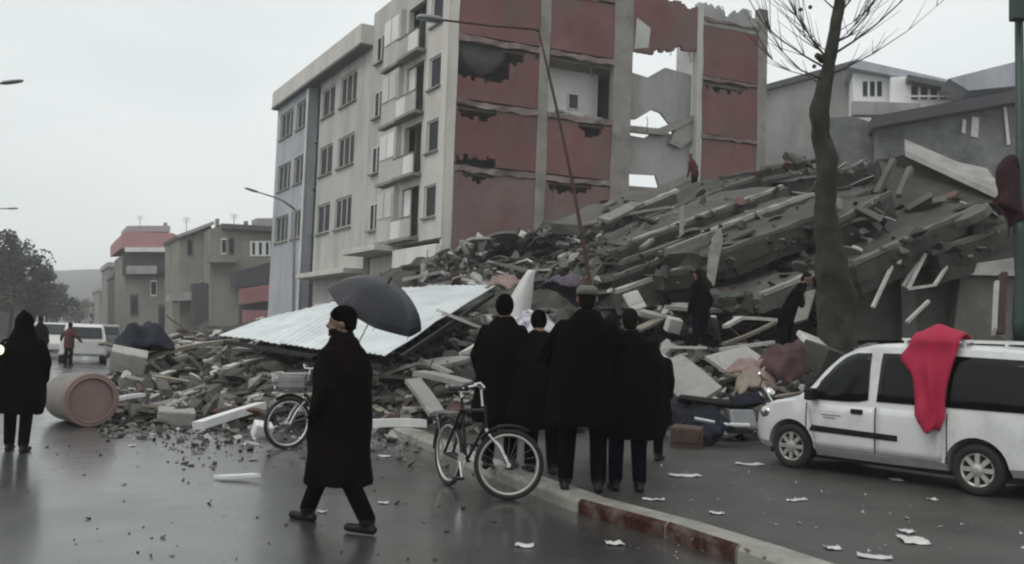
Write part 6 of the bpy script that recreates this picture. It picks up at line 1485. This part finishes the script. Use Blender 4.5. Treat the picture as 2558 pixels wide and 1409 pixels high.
# umbrella resting over his far shoulder
uc = at(937, 774, 7.95); axis = (RTV * 0.46 + UPV * 0.86 - fwd * 0.22).normalized()
um = empty('umbrella', uc, 0, 'dark open umbrella tilted behind the head of the walking man', 'umbrella')
Q = axis.to_track_quat('Z', 'Y').to_matrix().to_4x4()
umb_m = mat('umbrella_nylon', (0.008, 0.008, 0.012), (0.015, 0.015, 0.021), 2, 0.42, spec=0.4)
nR, V, Fq = 8, [], []; RAD, DEP = 0.44, 0.27
for j in range(9):
    t = j / 8
    for i in range(nR * 6):
        a = 6.28318 * i / (nR * 6); fr = (i % 6) / 6; sc_ = 1 - 0.055 * math.sin(math.pi * fr) * t
        th = t * 1.15; r = RAD * math.sin(th) / math.sin(1.15) * sc_; z = DEP * (math.cos(th) - math.cos(1.15)) / (1 - math.cos(1.15)) - 0.012 * math.sin(math.pi * fr) * t * 0
        V.append(Q @ Vector((r * math.cos(a), r * math.sin(a), z)))
N_ = nR * 6
for j in range(8):
    for i in range(N_): Fq.append((j * N_ + i, j * N_ + (i + 1) % N_, (j + 1) * N_ + (i + 1) % N_, (j + 1) * N_ + i))
cn = MB().add(V, Fq).build('canopy', umb_m, um, recalc=False); md = cn.modifiers.new('s', 'SOLIDIFY'); md.thickness = 0.003
for k in range(nR):
    a = 6.28318 * k / nR
    MB().tube([Q @ Vector(((RAD * math.sin(th) / math.sin(1.15) - 0.004) * math.cos(a), (RAD * math.sin(th) / math.sin(1.15) - 0.004) * math.sin(a), DEP * (math.cos(th) - math.cos(1.15)) / (1 - math.cos(1.15)) - 0.006)) for th in (0.0, 0.3, 0.6, 0.9, 1.15, 1.2)], 0.003, 4).build('rib', metal_g, um)
MB().tube([Q @ Vector((0, 0, DEP - 0.01)), Q @ Vector((0, 0, DEP + 0.06))], [0.010, 0.005], 7).build('ferrule', black, um)
MB().tube([Q @ Vector((0, 0, DEP)), Q @ Vector((0, 0, -0.40))], 0.007, 7).build('shaft', chrome, um)
MB().tube([Q @ Vector(p) for p in ((0, 0, -0.38), (0, 0, -0.50), (0.01, 0, -0.53), (0.04, 0, -0.55), (0.07, 0, -0.53))], 0.014, 8).build('handle', black, um)
# hooded person at the left edge
person('hooded person in a long black coat at the left edge', gnd(40, 1128), facing(-0.15, 1.0), 1.62, voxel=0.014, hem=0.50, skirt=1.2, girth=1.42, headwear='hood', group=None, arms=[((-0.38, -0.06, 1.10), (-0.27, -0.22, 1.31)), ((0.30, -0.02, 1.15), (0.26, 0.08, 0.92))],
    legs=[((-0.11, 0.04, 0.50), (-0.11, 0.06, 0.09)), ((0.11, -0.04, 0.50), (0.11, -0.08, 0.09))])
# group standing at the kerb, backs to us
G = 'people standing together at the kerb'
person('broad man in a grey flat cap and black jacket, back turned', gnd(1452, 1226, 0.118), facing(0.05, 1), 1.97, voxel=0.012, hem=0.56, girth=1.40, skirt=1.25, headwear='cap', group=G,
    legs=[((-0.13, 0.01, 0.50), (-0.14, -0.02, 0.09)), ((0.13, 0.01, 0.50), (0.14, -0.03, 0.09))], arms=[((-0.36, 0.02, 1.15), (-0.25, 0.22, 1.05)), ((0.36, 0.02, 1.15), (0.25, 0.22, 1.05))])
person('stooping person in black just left of the man with the cap', gnd(1352, 1182, 0.118), facing(-0.25, 1), 1.74, voxel=0.013, hem=0.5, girth=1.55, skirt=1.4, headwear='scarf', group=G, lean=0.40, nod=R(-25),
    legs=[((-0.11, 0.05, 0.50), (-0.12, 0.03, 0.09)), ((0.11, 0.03, 0.50), (0.11, -0.05, 0.09))], arms=[((-0.28, 0.35, 1.1), (-0.2, 0.5, 0.9)), ((0.28, 0.35, 1.1), (0.2, 0.5, 0.9))])
person('person in black standing over the bicycle, leftmost of the group', gnd(1246, 1172, 0.118), facing(0.3, 1), 1.90, voxel=0.013, hem=0.48, girth=1.22, skirt=1.3, headwear='scarf', group=G)
person('person in navy trousers right of the man with the cap', gnd(1566, 1226, 0.118), facing(-0.1, 1), 1.76, voxel=0.012, hem=0.52, girth=1.5, skirt=1.3, trousers=coat_n, group=G, lean=0.10,
    legs=[((-0.11, 0.03, 0.50), (-0.11, 0.03, 0.09)), ((0.10, 0.0, 0.50), (0.11, -0.04, 0.09))])
person('shortest person with dark hair at the right of the group', gnd(1624, 1148, 0.118), facing(0.5, 1), 1.52, voxel=0.013, hem=0.50, girth=1.30, skirt=1.2, headwear=None, group=G, lean=0.12)
person('person in black hidden behind the navy trousers, back turned', gnd(1515, 1160, 0.118), facing(-0.2, 1), 1.74, voxel=0.014, hem=0.5, girth=1.4, skirt=1.3, group=G)
# people on the rubble
def standing_on(px, py, Y): p = at(px, py, Y); return p
person('man in a dark red jacket stooping on top of the heap', at(1735, 482, 39.0), facing(-0.7, -0.3), 1.66, gloves=True, voxel=0.02, hem=0.75, coat=mat('dark_red_jacket', (0.06, 0.008, 0.010), (0.085, 0.013, 0.015), 4, 0.9), lean=0.35, nod=R(-20), arms=[((-0.28, 0.10, 1.12), (-0.24, 0.22, 0.85)), ((0.28, 0.10, 1.12), (0.26, 0.20, 0.85))])
person('person in black searching the debris beside the upright shard', at(1748, 885, 18.6), facing(-0.5, 0.8), 1.72, gloves=True, voxel=0.016, hem=0.75, lean=0.12, nod=R(-15), trousers=coat_n)
person('person in black stooping in the shade left of the tree', at(1962, 905, 17.6), facing(0.8, -0.4), 1.72, gloves=True, voxel=0.016, hem=0.70, lean=0.5, nod=R(-35), arms=[((-0.26, 0.35, 1.05), (-0.2, 0.5, 0.82)), ((0.26, 0.35, 1.05), (0.2, 0.5, 0.82))])
# far figures in the street
for px, Y, lb, ct in ((197, 84, 'left one of two tiny figures far down the street', coat_b), (226, 78, 'right one of two tiny figures far down the street', coat_b), (100, 30, 'dark figure just right of the hooded person', coat_b)):
    p = at(px, 830, Y); p.z = 0; person(lb, p, facing(0.1, 1), 1.72, voxel=0.022, hem=0.7, coat=ct, group='figures far down the street')
p = at(172, 870, 33); p.z = 0
person('small figure in a faded red jacket in the street at left', p, facing(0.2, 1), 1.55, voxel=0.02, hem=0.72, coat=mat('faded_red_jacket', (0.055, 0.018, 0.016), (0.08, 0.026, 0.024), 4, 0.9), arms=[((-0.34, 0.0, 1.2), (-0.45, 0.1, 1.02)), ((0.34, 0.0, 1.2), (0.45, 0.1, 1.02))], group='figures far down the street')
# lit hand lamp carried at the left edge
p = at(4, 874, 10.70)
hl = empty('hand_lamp', p, 0, 'small lit lamp glowing beside the hooded person at the left edge', 'lamp')
MB().lathe([(0.03, -0.14), (0.035, -0.02), (0.06, 0.02), (0.06, 0.05)], 14, 0, Matrix.Rotation(R(90), 4, 'X')).build('housing', black, hl)
MB().lathe([(0.055, 0.052), (0.03, 0.065)], 14, 0, Matrix.Rotation(R(90), 4, 'X')).build('lens', emis('lamp_glow', (1.0, 0.90, 0.5), 3.0), hl)

# ================================================================== HAZE
hz = MB().box((0, 430, 29.5), (2000, 1200, 61)).build('haze', None if False else [], recalc=True)
hm = bpy.data.materials.new('haze_air'); hm.use_nodes = True; hn, hl_ = hm.node_tree.nodes, hm.node_tree.links; hn.clear()
ho = hn.new('ShaderNodeOutputMaterial'); hv_ = hn.new('ShaderNodeVolumePrincipled')
hv_.inputs['Color'].default_value = (0.985, 0.99, 0.99, 1); hv_.inputs['Density'].default_value = 0.0010; hv_.inputs['Anisotropy'].default_value = 0.0
hl_.new(hv_.outputs[0], ho.inputs['Volume']); hz.data.materials.append(hm); tag(hz, 'pale rain haze hanging over the whole street', 'haze', kind='stuff')
